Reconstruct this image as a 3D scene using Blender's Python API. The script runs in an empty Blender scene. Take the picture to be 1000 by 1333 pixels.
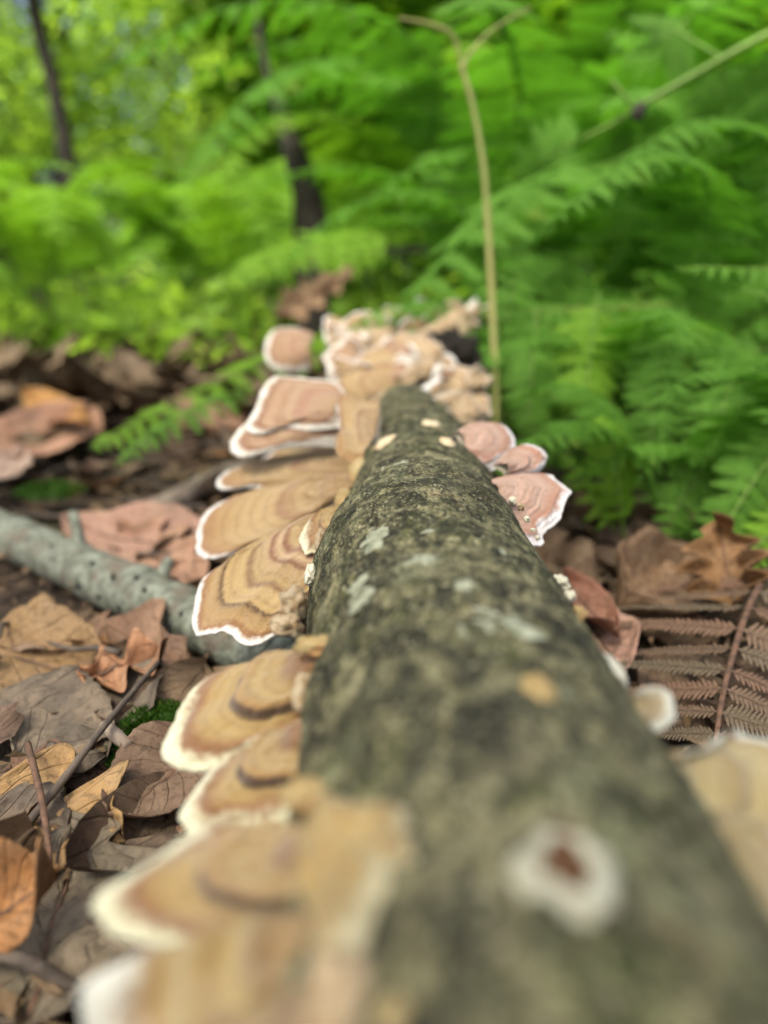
import bpy, math, random
import numpy as np
from mathutils import Vector, Matrix, noise as mnoise

random.seed(7)
rng = np.random.default_rng(7)
sc = bpy.context.scene
COL = sc.collection

# ------------------------------------------------------------------ camera
CAM_Z, PITCH = 0.135, math.radians(16.6)
LENS, SENSOR = 24.0, 34.6
cam_d = bpy.data.cameras.new('camera')
cam = bpy.data.objects.new('camera', cam_d)
COL.objects.link(cam)
cam.location = (0, 0, CAM_Z)
cam.rotation_euler = (math.pi / 2 - PITCH, 0, 0)
cam_d.sensor_fit = 'VERTICAL'
cam_d.sensor_height = SENSOR
cam_d.lens = LENS
cam_d.clip_start = 0.005
cam_d.clip_end = 400
cam_d.dof.use_dof = True
cam_d.dof.focus_distance = 0.186
cam_d.dof.aperture_fstop = 5.6
sc.camera = cam

# ------------------------------------------------------------------ sky, sun, exposure
SUN_EL, SUN_AZ = math.radians(58), math.radians(-148)      # azimuth from +Y towards +X
w = bpy.data.worlds.new('World')
sc.world = w
w.use_nodes = True
nt = w.node_tree
bg = nt.nodes['Background']
skyn = nt.nodes.new('ShaderNodeTexSky')
skyn.sky_type = 'NISHITA'
skyn.sun_disc = False
skyn.sun_elevation = SUN_EL
skyn.sun_rotation = SUN_AZ
skyn.air_density = 1.0
skyn.dust_density = 8.0
skyn.ozone_density = 1.0
nt.links.new(skyn.outputs[0], bg.inputs[0])
bg.inputs[1].default_value = 0.056
sun_d = bpy.data.lights.new('sun', 'SUN')
sun_d.energy = 1.5
sun_d.angle = math.radians(14)
sun_d.color = (1.0, 0.95, 0.77)
sun = bpy.data.objects.new('sun', sun_d)
COL.objects.link(sun)
sd = Vector((math.sin(SUN_AZ) * math.cos(SUN_EL), math.cos(SUN_AZ) * math.cos(SUN_EL), math.sin(SUN_EL)))
sun.rotation_euler = sd.to_track_quat('Z', 'Y').to_euler()
sun.location = sd * 20
sc.view_settings.view_transform = 'Standard'
sc.view_settings.look = 'None'
sc.view_settings.gamma = 1
sc.view_settings.exposure = 2.42
sc.view_settings.use_curve_mapping = False
sc.render.engine = 'CYCLES'
sc.cycles.use_denoising = True
sc.cycles.max_bounces = 8
sc.cycles.diffuse_bounces = 4
sc.cycles.transmission_bounces = 4
sc.cycles.caustics_reflective = False
sc.cycles.caustics_refractive = False

# ------------------------------------------------------------------ pixel to place (reference frame 1000 x 1333)
FPX = LENS / SENSOR * 1333.0
CO = Vector((0, 0, CAM_Z))
FW = Vector((0, math.cos(PITCH), -math.sin(PITCH)))
UPV = Vector((0, math.sin(PITCH), math.cos(PITCH)))


def ray(px, py):
    return FW + Vector((1, 0, 0)) * ((px - 500) / FPX) + UPV * ((666.5 - py) / FPX)


def at(px, py, d):
    return CO + ray(px, py) * d


def on_ground(px, py, z=0.0):
    r = ray(px, py)
    return CO + r * ((z - CAM_Z) / r.z)


def on_plane(px, py, P, n):
    r = ray(px, py)
    return CO + r * ((P - CO).dot(n) / r.dot(n))


# ------------------------------------------------------------------ helpers
def link(o, parent=None):
    COL.objects.link(o)
    if parent is not None:
        o.parent = parent
    return o


def tag(o, label=None, cat=None, group=None, kind=None):
    if label: o['label'] = label
    if cat: o['category'] = cat
    if group: o['group'] = group
    if kind: o['kind'] = kind
    return o


def empty(name, loc):
    o = bpy.data.objects.new(name, None)
    o.location = loc
    o.empty_display_size = 0.01
    return link(o)


def mesh(name, verts, faces, mat=None, smooth=True, attrs=None, uv=None, normals=None):
    """verts (n,3); faces: list of tuples or an (m,k) array; attrs: {name: per-vertex floats}; uv: per-vertex (n,2)."""
    me = bpy.data.meshes.new(name)
    v = np.asarray(verts, dtype=np.float32)
    if isinstance(faces, np.ndarray):
        m, k = faces.shape
        me.vertices.add(len(v))
        me.vertices.foreach_set('co', v.ravel())
        me.loops.add(m * k)
        me.loops.foreach_set('vertex_index', faces.astype(np.int32).ravel())
        me.polygons.add(m)
        me.polygons.foreach_set('loop_start', np.arange(0, m * k, k, dtype=np.int32))
        me.update(calc_edges=True)
    else:
        me.from_pydata([tuple(map(float, p)) for p in v], [], faces)
    if smooth:
        me.polygons.foreach_set('use_smooth', np.ones(len(me.polygons), dtype=bool))
    if attrs:
        for nm, val in attrs.items():
            a = me.attributes.new(nm, 'FLOAT', 'POINT')
            a.data.foreach_set('value', np.asarray(val, dtype=np.float32))
    if uv is not None:
        ul = me.uv_layers.new(name='UVMap')
        li = np.zeros(len(me.loops), dtype=np.int32)
        me.loops.foreach_get('vertex_index', li)
        ul.data.foreach_set('uv', np.asarray(uv, dtype=np.float32)[li].ravel())
    me.validate()
    me.update()
    if normals is not None:
        me.normals_split_custom_set_from_vertices([tuple(map(float, q)) for q in normals])
    if mat: me.materials.append(mat)
    return me


def obj(name, me, parent=None, loc=None):
    o = bpy.data.objects.new(name, me)
    if loc is not None: o.location = loc
    return link(o, parent)


def grid_faces(nu, nv, wrap=False):
    """vertex index = i*nv + j ; i along u, j along v; wrap closes j."""
    i = np.arange(nu - 1)[:, None]
    j = np.arange(nv if wrap else nv - 1)[None, :]
    j2 = (j + 1) % nv
    a = i * nv + j; b = i * nv + j2; c = (i + 1) * nv + j2; d = (i + 1) * nv + j
    return np.stack([a, b, c, d], -1).reshape(-1, 4)


def catmull(pts, n, closed=False):
    P = [np.array(p, float) for p in pts]
    if closed:
        Q = [P[-1]] + P + [P[0], P[1]]
    else:
        Q = [2 * P[0] - P[1]] + P + [2 * P[-1] - P[-2]]
    Q = np.array(Q)
    m = len(Q) - 3
    out = []
    for t in np.linspace(0, m, n, endpoint=not closed):
        k = min(int(t), m - 1); u = t - k
        p0, p1, p2, p3 = Q[k], Q[k + 1], Q[k + 2], Q[k + 3]
        out.append(0.5 * (2 * p1 + (p2 - p0) * u + (2 * p0 - 5 * p1 + 4 * p2 - p3) * u * u + (3 * p1 - p0 - 3 * p2 + p3) * u ** 3))
    return np.array(out)


def tube(pts, radii, sides=8, cap=True, bump=0.0, seed=0):
    """verts, faces (list) of a tapered tube along pts."""
    P = np.array(pts, float)
    n = len(P)
    R = np.interp(np.linspace(0, 1, n), np.linspace(0, 1, len(radii)), radii)
    T = np.gradient(P, axis=0)
    T /= np.linalg.norm(T, axis=1)[:, None] + 1e-12
    ref = np.array([0, 0, 1.0]) if abs(T[0][2]) < 0.9 else np.array([1.0, 0, 0])
    verts = []
    s = np.cross(T[0], ref); s /= np.linalg.norm(s)
    for k in range(n):
        s = s - T[k] * np.dot(s, T[k]); s /= np.linalg.norm(s)
        u = np.cross(T[k], s)
        for q in range(sides):
            a = 2 * math.pi * q / sides
            d = s * math.cos(a) + u * math.sin(a)
            r = R[k]
            if bump:
                pp = P[k] + d * r
                r *= 1 + bump * mnoise.noise(Vector(pp / max(R) * 0.9) + Vector((seed * 7.3, 0, 0)))
            verts.append(P[k] + d * r)
    f = [tuple(x) for x in grid_faces(n, sides, wrap=True).tolist()]
    if cap:
        f.append(tuple(range(sides))[::-1])
        f.append(tuple(range((n - 1) * sides, n * sides)))
    return np.array(verts), f


# ------------------------------------------------------------------ materials
def mat(name):
    m = bpy.data.materials.new(name)
    m.use_nodes = True
    t = m.node_tree
    b = t.nodes['Principled BSDF']
    b.inputs['Roughness'].default_value = 0.8
    b.inputs['Specular IOR Level'].default_value = 0.3
    return m, t, b


class NB:
    """tiny node builder"""
    def __init__(s, t): s.t = t
    def n(s, typ, **kw):
        x = s.t.nodes.new(typ)
        for k, v in kw.items(): setattr(x, k, v)
        return x
    def l(s, a, b): s.t.links.new(a, b)
    def noise(s, vec, scale, detail=4, rough=0.55, dist=0.0, out='Fac'):
        x = s.n('ShaderNodeTexNoise')
        x.inputs['Scale'].default_value = scale; x.inputs['Detail'].default_value = detail
        x.inputs['Roughness'].default_value = rough; x.inputs['Distortion'].default_value = dist
        if vec is not None: s.l(vec, x.inputs['Vector'])
        return x.outputs[out]
    def ramp(s, fac, stops, interp='LINEAR'):
        x = s.n('ShaderNodeValToRGB'); cr = x.color_ramp; cr.interpolation = interp
        while len(cr.elements) < len(stops): cr.elements.new(0.5)
        for e, (p, c) in zip(cr.elements, stops):
            e.position = p
            e.color = (c, c, c, 1) if isinstance(c, (int, float)) else (c[0], c[1], c[2], 1)
        s.l(fac, x.inputs[0])
        return x.outputs[0]
    def mix(s, fac, a, b, mode='MIX'):
        x = s.n('ShaderNodeMix', data_type='RGBA', blend_type=mode)
        for v, sock in ((fac, x.inputs[0]), (a, x.inputs[6]), (b, x.inputs[7])):
            if hasattr(v, 'links') or isinstance(v, bpy.types.NodeSocket): s.l(v, sock)
            elif isinstance(v, (int, float)): sock.default_value = v if sock == x.inputs[0] else (v, v, v, 1)
            else: sock.default_value = (v[0], v[1], v[2], 1)
        return x.outputs[2]
    def math(s, op, a, b=0.0, c=None, clamp=False):
        x = s.n('ShaderNodeMath', operation=op, use_clamp=clamp)
        for i, v in enumerate((a, b) if c is None else (a, b, c)):
            if isinstance(v, (int, float)): x.inputs[i].default_value = v
            else: s.l(v, x.inputs[i])
        return x.outputs[0]
    def attr(s, name, out='Fac'):
        x = s.n('ShaderNodeAttribute', attribute_name=name)
        return x.outputs[out]
    def bump(s, h, strength, dist, bsdf):
        x = s.n('ShaderNodeBump')
        x.inputs['Strength'].default_value = strength; x.inputs['Distance'].default_value = dist
        s.l(h, x.inputs['Height']); s.l(x.outputs[0], bsdf.inputs['Normal'])
    def smooth(s, v, lo, hi):
        x = s.n('ShaderNodeMapRange', interpolation_type='SMOOTHSTEP')
        x.inputs[1].default_value = lo; x.inputs[2].default_value = hi
        s.l(v, x.inputs[0])
        return x.outputs[0]


def bark_mat():
    m, t, b = mat('log_bark'); q = NB(t)
    tc = q.n('ShaderNodeTexCoord').outputs['Object']
    mp = q.n('ShaderNodeMapping'); mp.inputs['Scale'].default_value = (1, 0.6, 1); q.l(tc, mp.inputs[0]); v = mp.outputs[0]
    big = q.noise(v, 42, 5, 0.6, 0.6)
    mid = q.noise(v, 210, 7, 0.68, 0.4)
    fine = q.noise(v, 900, 5, 0.7)
    base = q.ramp(mid, [(0.38, (0.010, 0.010, 0.006)), (0.455, (0.030, 0.029, 0.016)), (0.51, (0.105, 0.098, 0.054)), (0.58, (0.225, 0.208, 0.125)), (0.68, (0.39, 0.355, 0.235))])
    base = q.mix(q.smooth(big, 0.52, 0.68), base, q.mix(0.5, base, (0.26, 0.25, 0.17)))
    moss = q.noise(v, 75, 5, 0.6, 0.3)
    base = q.mix(q.math('MULTIPLY', q.smooth(moss, 0.50, 0.68), 0.55), base, (0.075, 0.090, 0.022))
    lich = q.noise(v, 95, 4, 0.55, 0.2)
    sh = q.n('ShaderNodeMapping'); sh.inputs['Location'].default_value = (3.1, 1.7, 0.4); q.l(tc, sh.inputs[0])
    lich = q.noise(sh.outputs[0], 62, 5, 0.6, 0.3)
    base = q.mix(q.math('MULTIPLY', q.smooth(lich, 0.585, 0.66), 0.6), base, (0.22, 0.235, 0.155))
    pink = q.noise(sh.outputs[0], 48, 4, 0.6, 0.5)
    base = q.mix(q.math('MULTIPLY', q.smooth(pink, 0.60, 0.72), 0.5), base, (0.26, 0.17, 0.11))
    speck = q.smooth(fine, 0.41, 0.49)
    base = q.mix(speck, (0.018, 0.018, 0.012), base)
    lite = q.math('MULTIPLY', q.smooth(q.noise(v, 1000, 3, 0.6), 0.57, 0.63), 0.75)
    base = q.mix(lite, base, (0.40, 0.38, 0.28))
    cl = q.smooth(q.noise(v, 330, 5, 0.65, 0.3), 0.56, 0.42)
    bl = q.noise(sh.outputs[0], 120, 4, 0.55, 0.4)
    base = q.mix(q.math('MULTIPLY', q.smooth(bl, 0.53, 0.64), 0.42), base, (0.30, 0.275, 0.185))
    base = q.mix(q.math('MULTIPLY', q.smooth(bl, 0.46, 0.36), 0.4), base, (0.022, 0.022, 0.013))
    base = q.mix(1.0, base, (0.84, 0.85, 0.74), 'MULTIPLY')
    base = q.mix(q.math('MULTIPLY', cl, 0.55), base, (0.020, 0.021, 0.013))
    q.l(base, b.inputs['Base Color'])
    h = q.math('ADD', q.math('MULTIPLY', fine, 0.6), q.math('MULTIPLY', mid, 1.5))
    h = q.math('ADD', h, q.math('MULTIPLY', q.noise(v, 2600, 3, 0.6), 0.25))
    q.bump(h, 0.85, 0.0013, b)
    b.inputs['Roughness'].default_value = 0.9
    return m


def cap_mat(name, stops, margin_col, mw, line=(0.20, 0.085, 0.035), line_k=0.7, fiber=0.25, wob=0.10, warm=(0.78, 0.78, 0.67), lines=0.24):
    """zoned cap: 'zone' runs 0 at the root to 1 at the rim, 'edge' is the distance to the rim in metres."""
    m, t, b = mat(name); q = NB(t)
    uv = q.n('ShaderNodeTexCoord').outputs['UV']
    oi = q.n('ShaderNodeObjectInfo')
    tc = q.n('ShaderNodeTexCoord').outputs['Object']
    n1 = q.noise(tc, 130, 3, 0.5)
    n2 = q.noise(tc, 700, 3, 0.6)
    z = q.attr('zone')
    z = q.math('ADD', z, q.math('MULTIPLY', q.math('SUBTRACT', n1, 0.5), wob * 0.55))
    z = q.math('ADD', z, q.math('MULTIPLY', q.math('SUBTRACT', n2, 0.5), wob * 0.35))
    col = q.ramp(z, [(p, tuple(x * k for x, k in zip(c, warm))) for p, c in stops])
    # fine radial fibres
    mp = q.n('ShaderNodeMapping'); mp.inputs['Scale'].default_value = (220, 5, 1); q.l(uv, mp.inputs[0])
    fb = q.noise(mp.outputs[0], 1.0, 4, 0.65)
    col = q.mix(q.math('MULTIPLY', q.smooth(fb, 0.35, 0.7), fiber), col, q.mix(0.5, col, (0.50, 0.41, 0.27)))
    col = q.mix(q.math('MULTIPLY', q.smooth(fb, 0.55, 0.3), 0.3), col, q.mix(0.55, col, (0.10, 0.055, 0.03)))
    # thin concentric growth lines
    wv = q.math('SINE', q.math('MULTIPLY', z, 70.0))
    col = q.mix(q.math('MULTIPLY', q.smooth(wv, 0.2, 1.0), lines), col, (0.16, 0.085, 0.045))
    blot = q.smooth(q.noise(tc, 260, 4, 0.6), 0.55, 0.75)
    col = q.mix(q.math('MULTIPLY', blot, 0.25), col, (0.42, 0.33, 0.22))
    fz = q.noise(tc, 2400, 3, 0.7)
    col = q.mix(q.math('MULTIPLY', q.smooth(fz, 0.56, 0.38), 0.38), col, q.mix(0.6, col, (0.06, 0.035, 0.02)))
    col = q.mix(q.math('MULTIPLY', q.smooth(q.noise(tc, 850, 2, 0.5), 0.68, 0.74), 0.75), col, (0.05, 0.028, 0.016))
    e = q.attr('edge')
    e = q.math('ADD', e, q.math('MULTIPLY', q.math('SUBTRACT', n1, 0.5), mw * 2.2))
    e = q.math('ADD', e, q.math('MULTIPLY', q.math('SUBTRACT', n2, 0.5), mw * 1.1))
    ln = q.math('SUBTRACT', q.smooth(e, mw * 0.75, mw * 1.1), q.smooth(e, mw * 1.15, mw * 2.2))
    col = q.mix(q.math('MULTIPLY', ln, line_k), col, line)
    mg = q.smooth(e, mw * 1.35, mw * 0.25)
    mcol = q.mix(q.smooth(n2, 0.3, 0.7), tuple(c * 0.90 for c in margin_col), tuple(c * 0.70 for c in margin_col))
    col = q.mix(mg, col, mcol)
    q.l(col, b.inputs['Base Color'])
    h = q.math('ADD', q.math('MULTIPLY', fb, 0.8), q.math('ADD', n2, q.math('ADD', q.math('MULTIPLY', wv, 0.22), q.math('MULTIPLY', fz, 0.6))))
    q.bump(h, 0.8, 0.0007, b)
    b.inputs['Roughness'].default_value = 0.85
    b.inputs['Sheen Weight'].default_value = 0.25
    b.inputs['Sheen Roughness'].default_value = 0.4
    b.inputs['Subsurface Weight'].default_value = 0.12
    b.inputs['Subsurface Radius'].default_value = (1.0, 0.55, 0.3)
    b.inputs['Subsurface Scale'].default_value = 0.0015
    return m


def plain_mat(name, c1, c2, scale, bump=0.5, bd=0.0006, rough=0.85, c3=None):
    m, t, b = mat(name); q = NB(t)
    tc = q.n('ShaderNodeTexCoord').outputs['Object']
    n1 = q.noise(tc, scale, 5, 0.6, 0.3)
    col = q.mix(q.smooth(n1, 0.36, 0.64), c1, c2)
    if c3: col = q.mix(q.smooth(q.noise(tc, scale * 0.37, 4, 0.6), 0.52, 0.68), col, c3)
    q.l(col, b.inputs['Base Color'])
    q.bump(q.noise(tc, scale * 3.2, 4, 0.65), bump, bd, b)
    b.inputs['Roughness'].default_value = rough
    return m


def dead_leaf_mat(name, vein=0.22):
    m, t, b = mat(name); q = NB(t)
    oi = q.n('ShaderNodeObjectInfo')
    uv = q.n('ShaderNodeTexCoord').outputs['UV']
    tc = q.n('ShaderNodeTexCoord').outputs['Object']
    sp = q.n('ShaderNodeSeparateXYZ'); q.l(uv, sp.inputs[0])
    au = q.math('ABSOLUTE', q.math('SUBTRACT', sp.outputs[0], 0.5))
    n0 = q.noise(tc, 60, 5, 0.65, 0.4)
    n1 = q.noise(tc, 420, 5, 0.7, 0.3)
    sv = q.math('FRACT', q.math('SUBTRACT', q.math('MULTIPLY', sp.outputs[1], 8.0), q.math('MULTIPLY', au, 5.0)))
    svd = q.math('ABSOLUTE', q.math('SUBTRACT', sv, 0.5))
    side = q.smooth(q.math('ADD', svd, q.math('MULTIPLY', q.math('SUBTRACT', n1, 0.5), 0.10)), 0.40, 0.49)
    mid = q.smooth(au, 0.030, 0.008)
    vn = q.math('MAXIMUM', mid, q.math('MULTIPLY', side, 0.6))
    net = q.n('ShaderNodeTexVoronoi', feature='DISTANCE_TO_EDGE'); net.inputs['Scale'].default_value = 380; q.l(tc, net.inputs['Vector'])
    netf = q.smooth(net.outputs['Distance'], 0.10, 0.0)
    c = q.mix(1.0, oi.outputs['Color'], (0.97, 1.0, 0.86), 'MULTIPLY')
    dark = q.mix(0.75, c, (0.03, 0.02, 0.014))
    lite = q.mix(0.28, c, (0.46, 0.34, 0.22))
    col = q.mix(q.smooth(n0, 0.40, 0.66), c, lite)
    col = q.mix(q.math('MULTIPLY', q.smooth(n1, 0.52, 0.36), 0.6), col, dark)
    col = q.mix(q.math('MULTIPLY', q.smooth(q.noise(tc, 25, 3, 0.5), 0.52, 0.7), 0.6), col, dark)
    col = q.mix(q.math('MULTIPLY', netf, 0.14), col, dark)
    col = q.mix(q.math('MULTIPLY', vn, vein), col, dark)
    col = q.mix(0.22, col, (0.0, 0.0, 0.0))
    q.l(col, b.inputs['Base Color'])
    h = q.math('SUBTRACT', q.math('MULTIPLY', n1, 0.8), q.math('MULTIPLY', vn, 1.2))
    q.bump(h, 0.7, 0.0008, b)
    b.inputs['Roughness'].default_value = 0.7
    return m


def green_mat(name, c1, c2, trans=(0.20, 0.42, 0.03), tw=0.45, scale=30, rough=0.55):
    m, t, b = mat(name); q = NB(t)
    oi = q.n('ShaderNodeObjectInfo')
    g = q.n('ShaderNodeNewGeometry')
    tint = q.attr('tint')
    tc = q.n('ShaderNodeTexCoord').outputs['Object']
    f = q.math('ADD', q.math('MULTIPLY', oi.outputs['Random'], 0.45), q.math('MULTIPLY', tint, 0.55))
    f = q.math('ADD', f, q.math('MULTIPLY', q.math('SUBTRACT', q.noise(tc, scale, 3), 0.5), 0.5), clamp=True)
    col = q.mix(f, c1, c2)
    old = q.math('MULTIPLY', q.smooth(q.noise(tc, max(3.0, scale * 0.35), 2, 0.5), 0.64, 0.74), 0.5)
    col = q.mix(old, col, (0.20, 0.17, 0.03))
    q.l(col, b.inputs['Base Color'])
    b.inputs['Roughness'].default_value = rough
    b.inputs['Specular IOR Level'].default_value = 0.2
    tr = q.n('ShaderNodeBsdfTranslucent')
    q.l(q.mix(f, tuple(x * 0.65 for x in trans), trans), tr.inputs[0])
    mx = q.n('ShaderNodeMixShader'); mx.inputs[0].default_value = tw
    out = t.nodes['Material Output']
    q.l(b.outputs[0], mx.inputs[1]); q.l(tr.outputs[0], mx.inputs[2]); q.l(mx.outputs[0], out.inputs[0])
    return m


M = {}
M['bark'] = bark_mat()
WHITE = (0.80, 0.80, 0.74)
M['cap_ochre'] = cap_mat('cap_ochre', [(0.0, (0.46, 0.22, 0.06)), (0.14, (0.36, 0.17, 0.07)), (0.25, (0.26, 0.13, 0.06)), (0.30, (0.46, 0.31, 0.14)),
                         (0.44, (0.52, 0.37, 0.17)), (0.530, (0.45, 0.27, 0.12)), (0.552, (0.05, 0.022, 0.013)), (0.584, (0.08, 0.038, 0.020)), (0.612, (0.50, 0.35, 0.15)),
                         (0.74, (0.53, 0.37, 0.16)), (0.86, (0.36, 0.18, 0.07)), (1.0, (0.45, 0.30, 0.16))], (0.80, 0.79, 0.56), 0.0042, wob=0.07)
M['cap_banded'] = cap_mat('cap_banded', [(0.0, (0.50, 0.28, 0.09)), (0.12, (0.42, 0.26, 0.13)), (0.20, (0.30, 0.18, 0.10)), (0.26, (0.48, 0.33, 0.18)),
                          (0.34, (0.50, 0.36, 0.20)), (0.38, (0.27, 0.11, 0.07)), (0.42, (0.60, 0.44, 0.30)), (0.47, (0.24, 0.10, 0.06)), (0.50, (0.52, 0.36, 0.22)),
                          (0.58, (0.50, 0.36, 0.19)), (0.63, (0.24, 0.13, 0.07)), (0.66, (0.54, 0.39, 0.21)), (0.78, (0.52, 0.36, 0.18)), (0.805, (0.09, 0.045, 0.022)), (0.83, (0.48, 0.32, 0.16)), (1.0, (0.44, 0.26, 0.12))],
                          (0.82, 0.80, 0.76), 0.0020, wob=0.12)
M['cap_fawn'] = cap_mat('cap_fawn', [(0.0, (0.46, 0.30, 0.14)), (0.2, (0.38, 0.25, 0.14)), (0.35, (0.50, 0.35, 0.20)), (0.45, (0.34, 0.19, 0.11)), (0.52, (0.52, 0.37, 0.21)),
                        (0.75, (0.50, 0.35, 0.19)), (0.9, (0.42, 0.25, 0.12)), (1.0, (0.44, 0.27, 0.14))], (0.84, 0.82, 0.78), 0.0022)
M['cap_wide'] = cap_mat('cap_wide', [(0.0, (0.50, 0.30, 0.12)), (0.2, (0.44, 0.27, 0.12)), (0.32, (0.30, 0.18, 0.08)), (0.40, (0.54, 0.40, 0.20)), (0.5, (0.40, 0.27, 0.13)), (0.6, (0.56, 0.43, 0.22)), (0.74, (0.46, 0.33, 0.16)), (0.86, (0.30, 0.17, 0.09)), (1.0, (0.48, 0.32, 0.2))], (0.80, 0.82, 0.74), 0.0062, wob=0.08, line_k=0.3, warm=(0.80, 0.80, 0.58))
M['cap_pink'] = cap_mat('cap_pink', [(0.0, (0.62, 0.40, 0.28)), (0.3, (0.66, 0.44, 0.34)), (0.5, (0.60, 0.37, 0.27)), (0.62, (0.66, 0.44, 0.34)), (0.80, (0.50, 0.27, 0.18)), (1.0, (0.58, 0.36, 0.28))],
                        (0.86, 0.83, 0.82), 0.0032, line=(0.40, 0.17, 0.10), line_k=0.45, lines=0.08, warm=(0.76, 0.74, 0.74))
M['cap_rosy'] = cap_mat('cap_rosy', [(0.0, (0.50, 0.34, 0.20)), (0.25, (0.50, 0.32, 0.22)), (0.42, (0.46, 0.25, 0.18)), (0.52, (0.55, 0.38, 0.26)), (0.66, (0.42, 0.24, 0.15)), (0.74, (0.54, 0.36, 0.25)), (0.88, (0.38, 0.2, 0.12)), (1.0, (0.5, 0.34, 0.22))],
                        (0.84, 0.81, 0.72), 0.0036, warm=(0.76, 0.76, 0.68))
M['cap_crust'] = cap_mat('cap_crust', [(0.0, (0.50, 0.25, 0.06)), (0.16, (0.54, 0.38, 0.16)), (0.4, (0.56, 0.43, 0.19)), (0.55, (0.50, 0.32, 0.10)), (0.7, (0.56, 0.42, 0.21)), (1.0, (0.58, 0.47, 0.26))], (0.66, 0.60, 0.38), 0.0006, line_k=0.0, wob=0.35, warm=(0.76, 0.72, 0.48))
M['cap_pale'] = cap_mat('cap_pale', [(0.0, (0.50, 0.36, 0.22)), (0.3, (0.58, 0.44, 0.30)), (0.5, (0.44, 0.29, 0.18)), (0.62, (0.60, 0.46, 0.32)), (0.85, (0.50, 0.34, 0.22)), (1.0, (0.5, 0.34, 0.22))], (0.56, 0.48, 0.37), 0.0014, line_k=0.3)
M['cap_olive'] = cap_mat('cap_olive', [(0.0, (0.38, 0.30, 0.13)), (0.3, (0.46, 0.38, 0.19)), (0.5, (0.33, 0.25, 0.12)), (0.65, (0.48, 0.40, 0.21)), (0.85, (0.40, 0.31, 0.15)), (1.0, (0.48, 0.40, 0.22))],
                         (0.78, 0.80, 0.70), 0.0026, line_k=0.3)
M['pore'] = plain_mat('pore_surface', (0.36, 0.32, 0.25), (0.42, 0.38, 0.30), 900, 0.4, 0.0003)
M['cream'] = plain_mat('cream_fungus', (0.42, 0.35, 0.24), (0.27, 0.18, 0.09), 330, 1.0, 0.0009)
M['white_fungus'] = plain_mat('white_fungus', (0.50, 0.51, 0.42), (0.40, 0.38, 0.28), 400, 0.5, 0.0005)
M['ochre_fungus'] = plain_mat('ochre_fungus', (0.27, 0.19, 0.075), (0.34, 0.28, 0.15), 170, 0.7, 0.0007, c3=(0.27, 0.11, 0.03))
M['cup_fungus'] = plain_mat('cup_fungus', (0.40, 0.41, 0.33), (0.33, 0.32, 0.24), 420, 0.9, 0.0008)
M['pale_spot'] = plain_mat('pale_spot', (0.60, 0.52, 0.38), (0.50, 0.38, 0.22), 500, 0.6, 0.0005)
M['brown_core'] = plain_mat('brown_core', (0.045, 0.020, 0.008), (0.09, 0.04, 0.014), 500)
M['lichen'] = plain_mat('lichen', (0.20, 0.22, 0.15), (0.38, 0.40, 0.30), 480, 1.0, 0.0008, 0.95, c3=(0.05, 0.052, 0.03))
M['leaf'] = dead_leaf_mat('dead_leaf')
M['stalk'] = plain_mat('leaf_stalk', (0.16, 0.09, 0.06), (0.08, 0.05, 0.035), 300)
M['branch'] = plain_mat('branch_bark', (0.105, 0.115, 0.090), (0.24, 0.265, 0.21), 190, 1.0, 0.0014, 0.9, c3=(0.15, 0.13, 0.10))
M['pit'] = plain_mat('bark_pit', (0.02, 0.02, 0.016), (0.035, 0.03, 0.025), 400)
M['stick'] = plain_mat('grey_stick', (0.28, 0.23, 0.18), (0.17, 0.13, 0.10), 60, 0.8, 0.001)
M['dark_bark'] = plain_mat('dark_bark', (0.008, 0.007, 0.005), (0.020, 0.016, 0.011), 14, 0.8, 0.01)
M['twig'] = plain_mat('twig', (0.07, 0.055, 0.045), (0.12, 0.095, 0.075), 200)
M['moss'] = green_mat('moss', (0.02, 0.055, 0.005), (0.05, 0.12, 0.010), (0.06, 0.13, 0.01), 0.2, 200)
M['fern'] = green_mat('fern', (0.040, 0.115, 0.009), (0.135, 0.31, 0.040), (0.14, 0.40, 0.02), 0.42, 30, 0.7)
M['fern_lime'] = green_mat('fern_lime', (0.10, 0.23, 0.010), (0.19, 0.36, 0.035), (0.24, 0.50, 0.02), 0.45, 30, 0.7)
M['foliage'] = green_mat('foliage', (0.045, 0.130, 0.006), (0.14, 0.30, 0.016), (0.30, 0.62, 0.015), 0.5, 2, 0.7)
M['foliage_lime'] = green_mat('foliage_lime', (0.075, 0.165, 0.014), (0.20, 0.34, 0.055), (0.44, 0.70, 0.06), 0.6, 2, 0.65)
M['stipe'] = plain_mat('fern_stipe', (0.27, 0.26, 0.09), (0.19, 0.22, 0.06), 20, 0.3, 0.001, 0.5)
M['stipe_green'] = plain_mat('fern_stipe_green', (0.13, 0.24, 0.03), (0.10, 0.18, 0.03), 20, 0.3, 0.001, 0.5)


def soil_mat():
    m, t, b = mat('forest_soil'); q = NB(t)
    tc = q.n('ShaderNodeTexCoord').outputs['Object']
    a = q.noise(tc, 30, 8, 0.7, 0.3); c = q.noise(tc, 6, 4, 0.6)
    col = q.ramp(a, [(0.3, (0.018, 0.013, 0.009)), (0.5, (0.045, 0.031, 0.021)), (0.62, (0.085, 0.056, 0.036)), (0.75, (0.15, 0.10, 0.065))])
    col = q.mix(q.math('MULTIPLY', q.smooth(c, 0.52, 0.68), 0.4), col, (0.03, 0.05, 0.012))
    q.l(col, b.inputs['Base Color'])
    q.bump(q.noise(tc, 90, 6, 0.7), 1.0, 0.008, b)
    b.inputs['Roughness'].default_value = 0.95
    return m


M['soil'] = soil_mat()

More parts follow.
